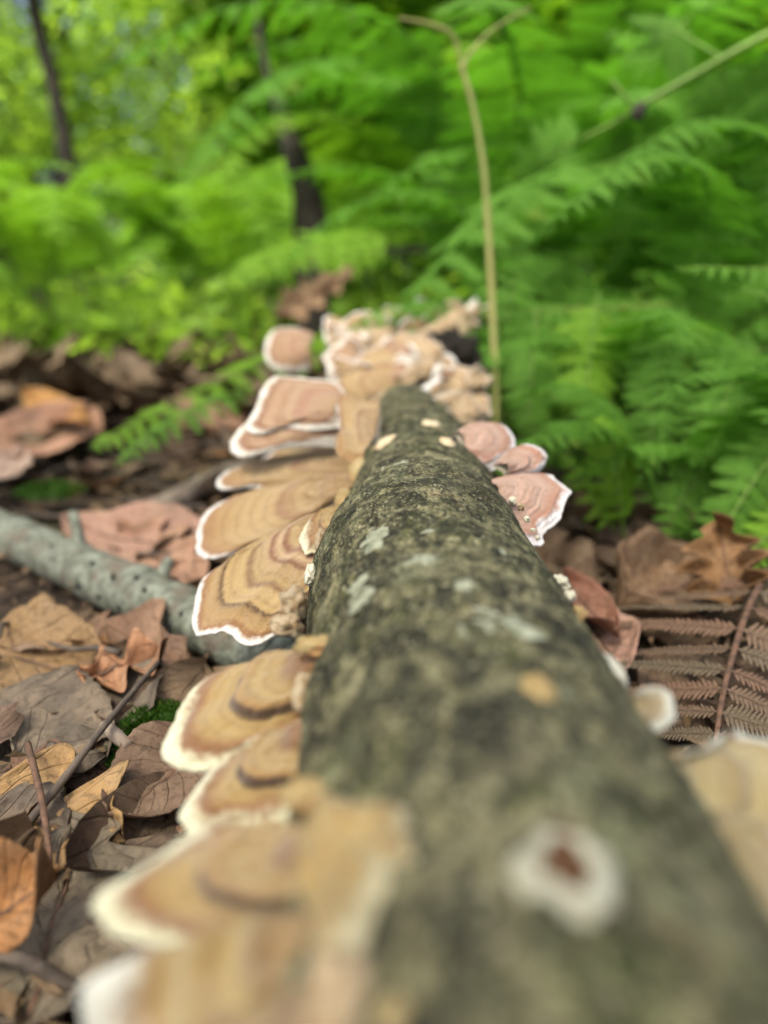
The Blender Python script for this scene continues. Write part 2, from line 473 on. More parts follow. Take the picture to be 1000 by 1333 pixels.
# ------------------------------------------------------------------ ground: one sheet to the horizon
def ground():
    n = 181
    u = np.linspace(-1, 1, n)
    c = np.sinh(u * 7.2) / np.sinh(7.2) * 150
    X, Y = np.meshgrid(c, c + 0.35, indexing='ij')
    Z = np.zeros_like(X)
    for i in range(n):
        for j in range(n):
            r = math.hypot(X[i, j], Y[i, j])
            if r < 8:
                Z[i, j] = 0.006 * mnoise.noise(Vector((X[i, j] * 9, Y[i, j] * 9, 0))) + 0.02 * min(1, max(0, r - 0.6)) * mnoise.noise(Vector((X[i, j] * 2, Y[i, j] * 2, 4)))
    V = np.stack([X, Y, Z - 0.004], -1).reshape(-1, 3)
    f = grid_faces(n, n)[:, ::-1]
    o = obj('ground', mesh('ground', V, f, M['soil']))
    o['kind'] = 'structure'


ground()

# ------------------------------------------------------------------ the fallen log
AX, AZ = 0.0166, 0.0582            # log axis (x, z); runs along +Y
LOG_Y0, LOG_Y1 = -0.075, 0.66


def log_r(y):
    r = 0.0300 - 0.0016 * max(0.0, (y - 0.25)) / 0.4
    r += 0.0014 * math.exp(-((y - 0.188) / 0.036) ** 2)           # swelling at the old node
    r -= 0.0006 / (1 + math.exp(-(y - 0.206) / 0.0035))
    t = min(1, max(0, (0.15 - y) / 0.06)); r -= 0.0014 * t * t * (3 - 2 * t)
    return r


def log_c(y):
    dip = 0.0
    if y > 0.46: dip = -0.20 * (y - 0.46) ** 2
    t = min(1, max(0, (0.15 - y) / 0.06))
    return (AX - 0.0018 * t * t * (3 - 2 * t) + 0.0010 * math.sin(y * 11) - 0.0062 * math.exp(-((y - 0.180) / 0.062) ** 2), AZ + 0.0006 * math.sin(y * 17) + dip)


def log_disp(a, y):
    p = Vector((math.cos(a) * 0.03, y, math.sin(a) * 0.03))
    k = 0.0010 * mnoise.noise(p * 55) + 0.00055 * mnoise.noise(p * 190) + 0.00034 * mnoise.noise(p * 520) + 0.0002 * mnoise.noise(p * 1100)
    return k + 0.0004 * mnoise.noise(Vector((a * 3.0, y * 9, 2.0)))


def log_surf(px, py):
    """3-D point where a sight line meets the log (or passes closest to it), with the outward normal."""
    r = ray(px, py)
    ox, oz = -AX, CAM_Z - AZ
    dx, dz = r.x, r.z
    R = 0.030
    for _ in range(6):
        A = dx * dx + dz * dz; B = ox * dx + oz * dz; C = ox * ox + oz * oz - R * R
        D = B * B - A * C
        t = (-B - math.sqrt(D)) / A if D > 0 else -B / A
        P = CO + r * t
        R = log_r(P.y); cx, cz = log_c(P.y)
        ox, oz = -cx, CAM_Z - cz
    n = Vector((P.x - cx, 0, P.z - cz)).normalized()
    P = P + n * (log_disp(math.atan2(n.z, n.x) % (2 * math.pi), P.y) + 0.0003)
    return P, n


def build_log():
    ny, na = 640, 150
    ys = np.linspace(LOG_Y0, LOG_Y1, ny)
    V = np.zeros((ny, na, 3))
    for i, y in enumerate(ys):
        r0 = log_r(y); cx, cz = log_c(y)
        end = min(1.0, (LOG_Y1 - y) / 0.004)
        r0 *= 0.90 + 0.10 * end
        for j in range(na):
            a = 2 * math.pi * j / na
            ca, sa = math.cos(a), math.sin(a)
            k = log_disp(a, y)
            r = r0 + k
            V[i, j] = (cx + ca * r, y, cz + sa * r)
    f = grid_faces(ny, na, wrap=True)
    f = f[:, ::-1]
    body = mesh('fallen_log', V.reshape(-1, 3), f, M['bark'])
    o = obj('fallen_log', body)
    tag(o, 'mottled grey green log lying away from the camera, covered in brackets', 'log')
    # sawn / broken ends
    for y, rr in ((LOG_Y0 + 0.0004, 0.0285), (LOG_Y1 - 0.0006, 0.024)):
        cx, cz = log_c(y)
        vs = [(cx, y, cz)]; k = 48
        for j in range(k):
            a = 2 * math.pi * j / k
            r = log_r(y) * (0.985 if y < 0 else 0.89)
            vs.append((cx + r * math.cos(a), y + 0.002 * mnoise.noise(Vector((math.cos(a) * 3, math.sin(a) * 3, y))), cz + r * math.sin(a)))
        fs = [(0, 1 + (j + 1) % k, 1 + j) if y > 0 else (0, 1 + j, 1 + (j + 1) % k) for j in range(k)]
        obj('end_grain', mesh('end_grain', vs, fs, M['stick']), o)
    return o


LOG = build_log()


def blob_mesh(name, P, n, rx, ry, h, seed, mat_, spin=0.0, irr=0.35, hollow=None, na=40, nr=9, tdir=None, sink=0.0006):
    """irregular raised pad on a surface point P with normal n; tdir = long axis."""
    n = Vector(n).normalized()
    t = Vector(tdir) if tdir is not None else Vector((0, 1, 0))
    t = (t - n * t.dot(n)).normalized()
    b = n.cross(t)
    vs = []
    for i in range(nr):
        s = (i / (nr - 1))
        for j in range(na):
            a = 2 * math.pi * j / na
            k = 1 + irr * mnoise.noise(Vector((math.cos(a) * 1.3 + seed * 3.1, math.sin(a) * 1.3, seed))) + irr * 0.5 * mnoise.noise(Vector((math.cos(a) * 3.5, math.sin(a) * 3.5 + seed * 2.2, 1)))
            x, y = rx * k * s * math.cos(a), ry * k * s * math.sin(a)
            xs, ys = x * math.cos(spin) - y * math.sin(spin), x * math.sin(spin) + y * math.cos(spin)
            z = h * (1 - s ** 4) * (0.85 + 0.3 * mnoise.noise(Vector((x * 400, y * 400, seed))))
            if hollow: z *= 1 - hollow[1] * math.exp(-(s / hollow[0]) ** 4)
            vs.append(P + t * ys + b * xs + n * (z - sink))
    f = grid_faces(nr, na, wrap=True)
    sr = np.repeat(np.linspace(0, 1, nr), na)
    return mesh(name, np.array([tuple(v) for v in vs]), f, mat_, attrs={'zone': sr, 'edge': (1 - sr) * min(rx, ry)}, uv=np.stack([np.tile(np.linspace(0, 1, na), nr), sr], -1))


# lichen crusts: raised pads that belong to the bark
for (px, py, wx, wy, mk) in [(655, 806, 44, 17, 'lichen'), (487, 700, 20, 14, 'lichen'), (690, 830, 13, 10, 'cream'), (655, 716, 9, 6, 'lichen'), (470, 772, 26, 16, 'lichen'),
                             (545, 730, 28, 14, 'lichen'), (736, 902, 10, 9, 'lichen'), (498, 613, 7, 3.5, 'lichen'), (520, 605, 18, 5, 'lichen'), (560, 690, 10, 7, 'lichen'),
                             (480, 640, 8, 5, 'lichen'), (600, 816, 9, 7, 'lichen'), (610, 760, 14, 8, 'lichen')]:
    P, n = log_surf(px, py)
    d = (P - CO).length
    k = abs(n.dot((P - CO).normalized()))
    rx, ry = 0.85 * wx * d / FPX, 0.85 * wy * d / FPX / max(0.25, k)
    me = blob_mesh('lichen_patch', P, n, rx, min(ry, rx * 2.2), 0.0005, px * 0.013 + py * 0.007, M[mk], irr=1.0)
    o = obj('lichen_patch', me, LOG)
    if mk == 'cream': o['label'] = 'pale orange crust patch'

# ------------------------------------------------------------------ bracket fungi
def bracket(label, anchor, root, outline, n, cap, droop=0.20, thick=0.0028, rip=0.00035, wave=0.0006, group=None, depth=None, cat='bracket fungus', seed=0,
            na=76, ns=34, name='bracket_fungus', cup=0.0, push=0.0, fade=(0.16, 0.08), grow=1.07, reach=False, bulge=0.06, lat=0.19, wrinkle=0.00025, tier=None, rootw=0.12, frill=0.5, split=0.84):
    """A shelf fungus. outline: the rim as seen in the picture, laid on a real tilted plane through the anchor on the log."""
    n = Vector(n).normalized()
    if depth is None: P, _ = log_surf(*anchor)
    else: P = at(anchor[0], anchor[1], depth)
    P = P + n * push
    fade0, fade1 = fade
    tiers = [] if tier is None else ([tier] if isinstance(tier[0], float) else list(tier))
    L3 = lambda p: np.array(on_plane(p[0], p[1], P, n))
    O = L3(root)
    rim = catmull([L3(p) for p in outline], na)
    nn = np.array(n)
    # small scallops of the rim
    rimv = (rim - O) * (grow if group == GL else 1.0)
    rl = np.linalg.norm(rimv, axis=1)
    mean = rl.mean()
    for i in range(na):
        a = i / (na - 1)
        k = frill * (0.05 * mnoise.noise(Vector((a * 9 + seed * 5.7, seed, 0))) + 0.03 * mnoise.noise(Vector((a * 24 + seed, 3, seed))) + 0.014 * mnoise.noise(Vector((a * 60 + seed, 7, seed))))
        k *= min(1, 6 * a, 6 * (1 - a))
        rimv[i] *= 1 + k
    rim = O + rimv
    b0 = O + rootw * (rim[0] - O); b1 = O + rootw * (rim[-1] - O)
    c_ = np.cross(nn, rim[na // 2] - O)
    bsg = 1.0 if np.dot(c_, rim[0] - O) > 0 else -1.0
    ss = np.linspace(0, 1, ns)
    A = np.linspace(0, 1, na)
    B = b0[None] * (1 - A[:, None]) + b1[None] * A[:, None]
    if depth is None or reach:
        for i in range(na):                                   # grow the root into the bark
            cx_, cz_ = log_c(B[i][1])
            v_ = np.array([cx_ - B[i][0], 0, cz_ - B[i][2]]); dl = np.linalg.norm(v_)
            B[i] += v_ / dl * max(0.0, min(0.012, dl - log_r(B[i][1]) + 0.0022))
    top = np.zeros((na, ns, 3)); bot = np.zeros((na, ns, 3))
    zone = np.zeros((na, ns)); edge = np.zeros((na, ns))
    for i in range(na):
        D = rim[i] - B[i]; l = np.linalg.norm(D)
        a = A[i]
        for j, s in enumerate(ss):
            pd = np.cross(nn, D); pd *= bsg / max(1e-9, np.linalg.norm(pd))
            p = B[i] + D * s + pd * (l * bulge * (1 - 2 * a) * 4 * s * (1 - s))
            z = -droop * mean * s ** 2.2 + cup * mean * math.sin(math.pi * s)
            z -= lat * mean * (2 * a - 1) ** 2 * s
            for tier in tiers: z -= tier[1] / (1 + math.exp(-(s - tier[0] - 0.03 * mnoise.noise(Vector((a * 5, seed, 2)))) / 0.012)) - tier[1] * 0.5 * math.exp(-((s - tier[0] + 0.05) / 0.06) ** 2)
            z += rip * (math.sin(s * 17 + 0.6 * mnoise.noise(Vector((a * 4, s * 3, seed)))) + 0.5 * math.sin(s * 39 + a * 2))
            z += wave * s * s * (1.4 * mnoise.noise(Vector((a * 6 + seed * 2.1, s * 1.2, seed))) + 0.7 * math.sin(a * 15 + seed))
            z += wrinkle * mnoise.noise(Vector((a * 34 + seed, s * 2.5, seed))) * min(1, s * 2) + 0.00035 * mnoise.noise(Vector((a * 9, s * 7, seed + 4)))
            z += 0.00018 * mnoise.noise(Vector((a * 40, s * 14, seed)))
            top[i, j] = p + nn * z
            th = 0.0010 + thick * (1 - s) ** 0.8
            bot[i, j] = p + nn * (z - th) - D * 0.0
            zone[i, j] = s; edge[i, j] = (1 - s) * l + 0.010 * (max(0, 1 - a / fade0) ** 1.5 + max(0, 1 - (1 - a) / fade1) ** 1.5)
    root_o = empty(name, Vector(P))
    tag(root_o, label, cat, group)
    inv = np.array(P)
    # rim: half round from top to bottom
    nrim = 5
    outw = rim - B; outw /= np.linalg.norm(outw, axis=1)[:, None]
    rings = []
    for k in range(1, nrim):
        an = math.pi * k / nrim
        c = (top[:, -1] + bot[:, -1]) / 2
        hh = np.linalg.norm(top[:, -1] - bot[:, -1], axis=1)[:, None] / 2
        rings.append(c + nn * hh * math.cos(an) + outw * hh * math.sin(an) * 0.9)
    rings = np.stack(rings, 1)
    full = np.concatenate([top, rings, bot[:, ::-1]], 1)           # na x (ns+4+ns)
    nj = full.shape[1]
    du = np.gradient(full, axis=0); dv = np.gradient(full, axis=1)
    N = np.cross(du, dv)
    ln = np.linalg.norm(N, axis=2, keepdims=True); N = N / np.maximum(ln, 1e-12)
    if np.mean(N[:, 2:ns - 2] @ nn) < 0: N = -N; flip = True
    else: flip = False
    zf = np.concatenate([zone, np.ones((na, nrim - 1)), zone[:, ::-1]], 1)
    ef = np.concatenate([edge, np.repeat(edge[:, -1:], nrim - 1, 1), edge[:, ::-1]], 1)
    uvf = np.stack([np.repeat(A[:, None], nj, 1), np.repeat(np.linspace(0, 2, nj)[None], na, 0)], -1)
    js = int(ns * split)

    def piece(nm, j0, j1, m_):
        V = full[:, j0:j1].reshape(-1, 3) - inv
        f = grid_faces(na, j1 - j0)
        if not flip: f = f[:, ::-1]
        me = mesh(nm, V, f, m_, attrs={'zone': zf[:, j0:j1].ravel(), 'edge': ef[:, j0:j1].ravel()}, uv=uvf[:, j0:j1].reshape(-1, 2), normals=N[:, j0:j1].reshape(-1, 3))
        return obj(nm, me, root_o)
    piece('cap', 0, js + 1, M[cap])
    piece('margin', js, ns + nrim, M[cap])
    piece('pore_surface', ns + nrim - 1, nj, M['pore'])
    return root_o


GL = 'brackets along the left side of the log'
GR = 'brackets along the right side of the log'
GF = 'brackets crowded on the far end of the log'
nL = (-0.30, -0.60, 0.74)
nL2 = (-0.25, -0.45, 0.86)
nR = (0.30, -0.50, 0.80)

# left side, from the far end to the near end
bracket('small rounded fawn bracket furthest to the left of the far cluster', (400, 470), (402, 452), [(404, 424), (384, 420), (358, 424), (347, 442), (349, 462), (362, 472), (386, 472), (404, 468)],
        (-0.1, -0.75, 0.65), 'cap_rosy', depth=0.47, group=GL, seed=1)
bracket('upper of two stacked rosy brown caps with cream rim on far left', (452, 520), (424, 530), [(452, 512), (434, 492), (402, 484), (366, 484), (348, 498), (336, 522), (324, 546), (345, 553), (372, 546), (405, 547), (446, 540)],
        (-0.15, -0.50, 0.85), 'cap_rosy', depth=0.318, group=GL, seed=2, droop=0.06, frill=0.9, fade=(0.04, 0.02), bulge=0.0, rootw=0.5, lat=0.05, tier=((0.3, 0.0008), (0.62, 0.001)))
bracket('lower of two stacked rosy caps, white lobed tip pointing left', (452, 520), (440, 545), [(400, 520), (350, 525), (322, 545), (308, 570), (316, 584), (345, 580), (372, 572), (405, 564), (440, 558)],
        (-0.15, -0.50, 0.85), 'cap_rosy', depth=0.318, group=GL, seed=3, droop=0.06, push=-0.005, fade=(0.05, 0.02), bulge=0.02, rootw=0.3)
bracket('narrow brown bracket with pointed white tip below the stacked pair', (436, 584), (442, 582), [(400, 570), (350, 584), (312, 600), (291, 617), (298, 627), (330, 622), (372, 618), (424, 610)],
        (-0.2, -0.42, 0.88), 'cap_fawn', group=GL, seed=4, droop=0.05, fade=(0.3, 0.3))
bracket('broad fawn bracket with white rim tucked behind the banded one', (425, 618), (430, 612), [(352, 620), (304, 634), (274, 656), (260, 686), (263, 707), (285, 713), (322, 698), (368, 672), (412, 645)],
        nL, 'cap_fawn', group=GL, seed=5, droop=0.06, lat=0.05, fade=(0.22, 0.15), tier=((0.45, 0.0008), (0.22, 0.0006)), wave=0.0014)
bracket('large sharp bracket with many narrow tan and pink bands', (412, 690), (430, 632), [(330, 682), (290, 712), (262, 738), (248, 772), (253, 798), (276, 802), (296, 801), (314, 813), (342, 804), (372, 780), (394, 752), (403, 735)],
        nL, 'cap_banded', group=GL, seed=6, droop=0.05, rip=0.0007, wave=0.0011, wrinkle=0.0004, frill=0.4, fade=(0.20, 0.10), lat=0.07, tier=((0.80, 0.0006), (0.64, 0.0004), (0.48, 0.0007), (0.38, 0.0006), (0.22, 0.0006)))
bracket('ochre bracket with one dark curved band and broad cream rim', (404, 870), (422, 834), [(292, 838), (262, 852), (236, 884), (217, 920), (212, 952), (228, 970), (254, 974), (298, 962), (344, 943), (380, 924), (398, 902)],
        nL2, 'cap_ochre', group=GL, seed=7, droop=0.10, rip=0.0003, fade=(0.30, 0.16), tier=((0.575, 0.0012), (0.27, 0.0007)), bulge=0.05)
bracket('smaller ochre bracket tucked under the one with dark curved band', (392, 965), (396, 928), [(300, 955), (272, 972), (250, 1002), (234, 1040), (250, 1062), (300, 1060), (350, 1052), (386, 1028), (394, 1000)],
        nL2, 'cap_ochre', group=GL, seed=8, droop=0.10, rip=0.0003, push=-0.002, fade=(0.1, 0.2), tier=((0.575, 0.0012), (0.27, 0.0007)))
bracket('blurred ochre bracket with pale yellow rim near the bottom left', (418, 1110), (438, 1080), [(262, 1038), (216, 1062), (166, 1106), (130, 1152), (144, 1184), (190, 1198), (250, 1206), (310, 1202), (370, 1190), (424, 1160)],
        nL2, 'cap_ochre', group=GL, seed=9, droop=0.10, rip=0.0003, fade=(0.12, 0.45), tier=((0.575, 0.0015), (0.27, 0.0010)), wave=0.0016, grow=1.09)
bracket('largest blurred tan bracket with wide white rim, nearest bottom left corner', (440, 1230), (450, 1180), [(270, 1180), (200, 1192), (150, 1222), (116, 1262), (90, 1316), (84, 1380), (110, 1430), (190, 1450), (290, 1420), (360, 1350), (410, 1270)],
        nL2, 'cap_wide', group=GL, seed=10, droop=0.10, push=-0.003, fade=(0.08, 0.1), tier=((0.62, 0.0022), (0.35, 0.0016)), wave=0.004, grow=1.10)
bracket('blurred tan bracket cut off by the bottom edge of frame', (462, 1330), (470, 1270), [(380, 1268), (330, 1300), (260, 1330), (200, 1380), (200, 1440), (260, 1480), (360, 1470), (450, 1420)],
        nL2, 'cap_fawn', group=GL, seed=11, droop=0.10, push=0.001, fade=(0.5, 0.2))

bracket('cream fawn bracket fused to the log beside the stacked caps', (462, 530), (466, 530), [(482, 500), (456, 506), (440, 514), (436, 534), (438, 556), (440, 580), (462, 572)],
        (-0.35, -0.4, 0.85), 'cap_fawn', depth=0.300, group=GL, seed=41, reach=True, frill=2.4, wave=0.0025, fade=(0.6, 0.6))
bracket('brown shaded bracket squeezed under the stacked caps', (446, 575), (448, 572), [(420, 562), (380, 566), (350, 576), (344, 588), (372, 594), (420, 592), (444, 588)],
        (-0.3, -0.4, 0.86), 'cap_fawn', group=GL, seed=42, push=-0.002, fade=(0.3, 0.3))
bracket('small ochre bracket between the banded bracket and the log', (414, 668), (428, 640), [(414, 648), (398, 664), (386, 690), (394, 706), (408, 700), (416, 680)],
        (-0.45, -0.5, 0.74), 'cap_ochre', group=GL, seed=43, push=0.007, fade=(0.5, 0.5), frill=1.2)
bracket('short tan bracket overlapping the fawn one below the pointed bracket', (432, 612), (438, 606), [(420, 604), (392, 612), (372, 626), (378, 640), (400, 642), (424, 630)],
        (-0.35, -0.5, 0.78), 'cap_banded', group=GL, seed=44, push=0.006, fade=(0.5, 0.5), frill=1.0)

# crust and pads at the roots of the left brackets
def pad(label, px, py, wx, wy, h, mk, name='crust_fungus', cat='crust fungus', group=None, seed=None, spin=0.0, hollow=None, irr=0.5, stretch=2.2):
    P, n = log_surf(px, py)
    d = (P - CO).length
    k = abs(n.dot((P - CO).normalized()))
    rx, ry = wx * d / FPX, min(wy * d / FPX / max(0.3, k), wx * d / FPX * stretch)
    me = blob_mesh(name, P, n, rx, ry, h, seed if seed is not None else px * 0.017 + py * 0.003, M[mk], spin=spin, hollow=hollow, irr=irr)
    return tag(obj(name, me), label, cat, group)


def lump(label, px, py, depth, rad, mk, name, cat, group=None, seed=0, sq=(1, 1, 1), rough=0.25, up=None):
    """knobbly rounded body"""
    if depth: c = at(px, py, depth)
    else:
        P_, n_ = log_surf(px, py); cx_, cz_ = log_c(P_.y)
        c = Vector((cx_, P_.y, cz_)) + n_ * (log_r(P_.y) + 0.2 * rad)
    nu, nv = 30, 44
    vs = []
    for i in range(nu):
        th = math.pi * i / (nu - 1)
        for j in range(nv):
            ph = 2 * math.pi * j / nv
            d = Vector((math.sin(th) * math.cos(ph), math.sin(th) * math.sin(ph), math.cos(th)))
            k = 1 + rough * mnoise.noise(d * 1.6 + Vector((seed * 3.3, 0, 0))) + rough * 0.5 * mnoise.noise(d * 4 + Vector((0, seed, 0))) + rough * 0.35 * mnoise.noise(d * 9 + Vector((seed, seed, 0)))
            vs.append((d.x * rad * sq[0] * k, d.y * rad * sq[1] * k, d.z * rad * sq[2] * k))
    o = obj(name, mesh(name, vs, grid_faces(nu, nv, wrap=True), M[mk]), None, c)
    return tag(o, label, cat, group)


CR = 'crusts along the roots of the left brackets'
lump('bright ochre crust wedge on the log above the banded bracket', 424, 645, None, 0.0036, 'ochre_fungus', 'crust_fungus', 'crust fungus', CR, seed=11, sq=(0.9, 3.0, 1.0), rough=0.18)
lump('whitish pink crust strip beside the banded bracket', 414, 700, None, 0.0026, 'cream', 'crust_fungus', 'crust fungus', CR, seed=12, sq=(0.7, 2.6, 1.0), rough=0.2)
lump('whitish crust strip on the log just below the pink one', 404, 748, None, 0.0024, 'white_fungus', 'crust_fungus', 'crust fungus', CR, seed=13, sq=(0.7, 2.2, 1.0), rough=0.2)


def ridge(label, px, py, h, rx, ry, mk, seed):
    P, n = log_surf(px, py); cx_, cz_ = log_c(P.y)
    n = Vector((-0.93, 0, 0.37))
    P = Vector((cx_, P.y, cz_)) + n * (log_r(P.y) - 0.001)
    tag(obj('crust_fungus', blob_mesh('crust_fungus', P, n, rx, ry, h, seed, M[mk], irr=0.5, na=60, nr=12)), label, 'crust fungus', CR)


ridge('tan crust ridge along the upper left flank of the log', 446, 585, 0.0050, 0.010, 0.034, 'cream', 14)
ridge('ochre brown crust mass between log and the narrow pointed bracket', 438, 612, 0.0060, 0.009, 0.018, 'ochre_fungus', 15)
ridge('tan crust ridge beside the stacked rosy caps', 465, 535, 0.0060, 0.012, 0.05, 'cream', 17)
pad('tan and white crust near the far end of the log', 488, 522, 24, 10, 0.0016, 'cream', stretch=2)
pad('tan crust flakes on the log shoulder beside the stacked caps', 470, 556, 14, 8, 0.0012, 'cream', stretch=2)
lump('cream crust edge along the root of the dark banded bracket', 398, 890, None, 0.0026, 'cream', 'crust_fungus', 'crust fungus', CR, seed=16, sq=(0.8, 3.4, 1.0), rough=0.2)
lump('upper hairy cream knob wedged between log and banded bracket', 382, 786, 0.158, 0.0034, 'cream', 'young_fungus', 'young fungus', seed=1, sq=(0.9, 1, 1.1), rough=0.3)
lump('lower hairy brown knob wedged above the ochre bracket', 374, 814, 0.156, 0.0031, 'cream', 'young_fungus', 'young fungus', seed=2, sq=(1.1, 1, 0.8), rough=0.3)
lump('ochre horn of fungus curling onto the log above the dark banded bracket', 410, 838, None, 0.0022, 'ochre_fungus', 'young_fungus', 'young fungus', seed=3, sq=(1.9, 1.2, 0.8), rough=0.35)
lump('ochre knob beside the log above the blurred ochre bracket', 404, 1036, None, 0.0020, 'ochre_fungus', 'young_fungus', 'young fungus', seed=4, sq=(1.7, 1.3, 0.8), rough=0.35)
P, n = log_surf(450, 1120)
yc = obj('crust_fungus', blob_mesh('crust_fungus', P, n, 0.0050, 0.0058, 0.0062, 2.2, M['cap_crust'], irr=0.7, na=60, nr=14))
tag(yc, 'thick blurred yellow crust lobe spreading onto the near log', 'crust fungus', CR)
for q, (px, py, rx, ry, h) in enumerate([(496, 1086, 0.0034, 0.0026, 0.0046), (516, 1108, 0.0018, 0.0020, 0.0036), (456, 1196, 0.0030, 0.0036, 0.0050), (436, 1086, 0.0034, 0.0036, 0.0050), (470, 1158, 0.0030, 0.0034, 0.0052), (444, 1226, 0.0022, 0.0026, 0.0040)]):
    P, n = log_surf(px, py)
    obj('lobe', blob_mesh('lobe', P, n, rx, ry, h, 3.3 + q, M['cap_crust'], irr=0.7, na=44, nr=12), yc)
pad('pale blurred crust lobe at the bottom edge beside the log', 440, 1290, 36, 40, 0.0036, 'cream', seed=3.2, irr=0.5)
pad('small pale yellow crust spot at the bottom of the frame', 510, 1322, 22, 16, 0.0012, 'ochre_fungus', seed=5.5)

# young fungi on the top of the log
GY = 'young fungus spots on top of the log'
pad('small cream fungus spot, left of the pair below the log top', 500, 576, 13, 7, 0.0016, 'pale_spot', 'young_fungus', 'young fungus', GY)
pad('small orange cream fungus spot highest up the log', 561, 552, 12, 7, 0.0016, 'pale_spot', 'young_fungus', 'young fungus', GY)
pad('small cream fungus spot nearest the right edge of the log', 582, 577, 11, 9, 0.0016, 'pale_spot', 'young_fungus', 'young fungus', GY)
pad('tiny orange fungus dot left of the cream spots', 486, 584, 4, 3, 0.0007, 'ochre_fungus', 'young_fungus', 'young fungus', GY)
pad('tiny white fungus dot on the dark ridge of the log', 498, 608, 2.6, 2.2, 0.0007, 'white_fungus', 'young_fungus', 'young fungus', GY)
pad('round orange fungus spot with pale edge in the middle of the log', 702, 898, 22, 15, 0.0016, 'ochre_fungus', 'young_fungus', 'young fungus', GY, irr=0.3)
P, n = log_surf(738, 1140)
yf = obj('young_fungus', blob_mesh('young_fungus', P, n, 0.0042, 0.0045, 0.0036, 1.4, M['cup_fungus'], irr=0.45, hollow=(0.66, 0.95), nr=16, na=56))
tag(yf, 'white cup shaped young fungus with brown hollow centre on the near log', 'young fungus', GY)
obj('core', blob_mesh('core', P + n * 0.0003 + Vector((0.0003, 0.0014, 0)), n, 0.0031, 0.0042, 0.0013, 0.7, M['brown_core'], irr=0.6), yf)

# right side
bracket('pink bracket with white rim, uppermost on the right of the log', (606, 566), (604, 570), [(596, 552), (612, 544), (640, 540), (662, 546), (674, 564), (668, 586), (648, 600), (622, 602), (610, 596)],
        nR, 'cap_pink', depth=0.262, group=GR, seed=12, droop=0.18, rip=0.0002, cup=0.08)
bracket('small pink bracket with white lobes between two larger pink ones', (664, 604), (660, 606), [(652, 592), (664, 580), (682, 571), (698, 574), (714, 586), (712, 600), (694, 610), (670, 614)],
        nR, 'cap_pink', depth=0.242, group=GR, seed=13, droop=0.15, frill=1.0)
bracket('largest pink bracket on the right with lobed white rim', (650, 634), (648, 634), [(636, 612), (666, 606), (700, 606), (730, 608), (748, 628), (738, 648), (734, 668), (716, 682), (716, 694), (698, 698), (680, 688), (668, 668), (656, 652)],
        nR, 'cap_pink', depth=0.222, group=GR, seed=14, droop=0.16, frill=1.3, rip=0.0002, wave=0.0013)
GW = 'tiny white fungi on the right edge of the log'
for k, (px, py, r, lab) in enumerate([(668, 652, 0.0012, 'tiny white fungus curl under the largest pink bracket'), (678, 660, 0.0010, 'tiny orange white fungus between curl and log edge'),
                                      (686, 676, 0.0008, 'tiny white bead on the log edge below pink bracket'), (694, 690, 0.0006, 'tiny pale bead, upper of two grey ones'), (700, 700, 0.0005, 'tiny pale bead, lower of two grey ones'),
                                      (730, 758, 0.0016, 'small white lump on the right log edge by red leaf'), (742, 776, 0.0011, 'tiny white bead just below the white lump'), (754, 800, 0.0014, 'small yellowish crust lump on right log edge')]):
    P, n = log_surf(px, py)
    o = lump(lab, px, py, (P - CO).dot(FW), r, 'ochre_fungus' if 'yellowish' in lab else ('cream' if 'orange' in lab else 'white_fungus'), 'young_fungus', 'young fungus', GW, seed=k, sq=(1, 1.3, 1), rough=0.5)
bracket('narrow white rimmed bracket hugging the right log edge', (806, 880), (800, 874), [(776, 832), (796, 846), (814, 866), (825, 884), (820, 898), (806, 896)], (0.5, -0.3, 0.8), 'cap_olive', group=GR, seed=15, push=0.0)
bracket('small round olive bracket with dark centre on right log edge', (846, 914), (846, 908), [(826, 892), (850, 888), (874, 894), (886, 912), (880, 932), (864, 940), (850, 930)], (0.4, -0.35, 0.85), 'cap_olive', group=GR, seed=16)
bracket('large blurred olive tan bracket at the right frame edge', (900, 985), (890, 985), [(866, 948), (892, 960), (920, 972), (940, 966), (958, 946), (986, 936), (1016, 944), (1050, 980), (1070, 1040), (1060, 1110), (1020, 1130), (985, 1100), (950, 1050)],
        (0.35, -0.45, 0.82), 'cap_olive', group=GR, seed=17, droop=0.14, wave=0.0032, frill=1.4)
bracket('blurred brown bracket below the olive one at the right edge', (1000, 1110), (985, 1110), [(960, 1050), (1000, 1060), (1040, 1090), (1070, 1150), (1060, 1210), (1030, 1200)],
        (0.35, -0.45, 0.82), 'cap_olive', group=GR, seed=18, fade=(0.5, 0.5), push=-0.004)

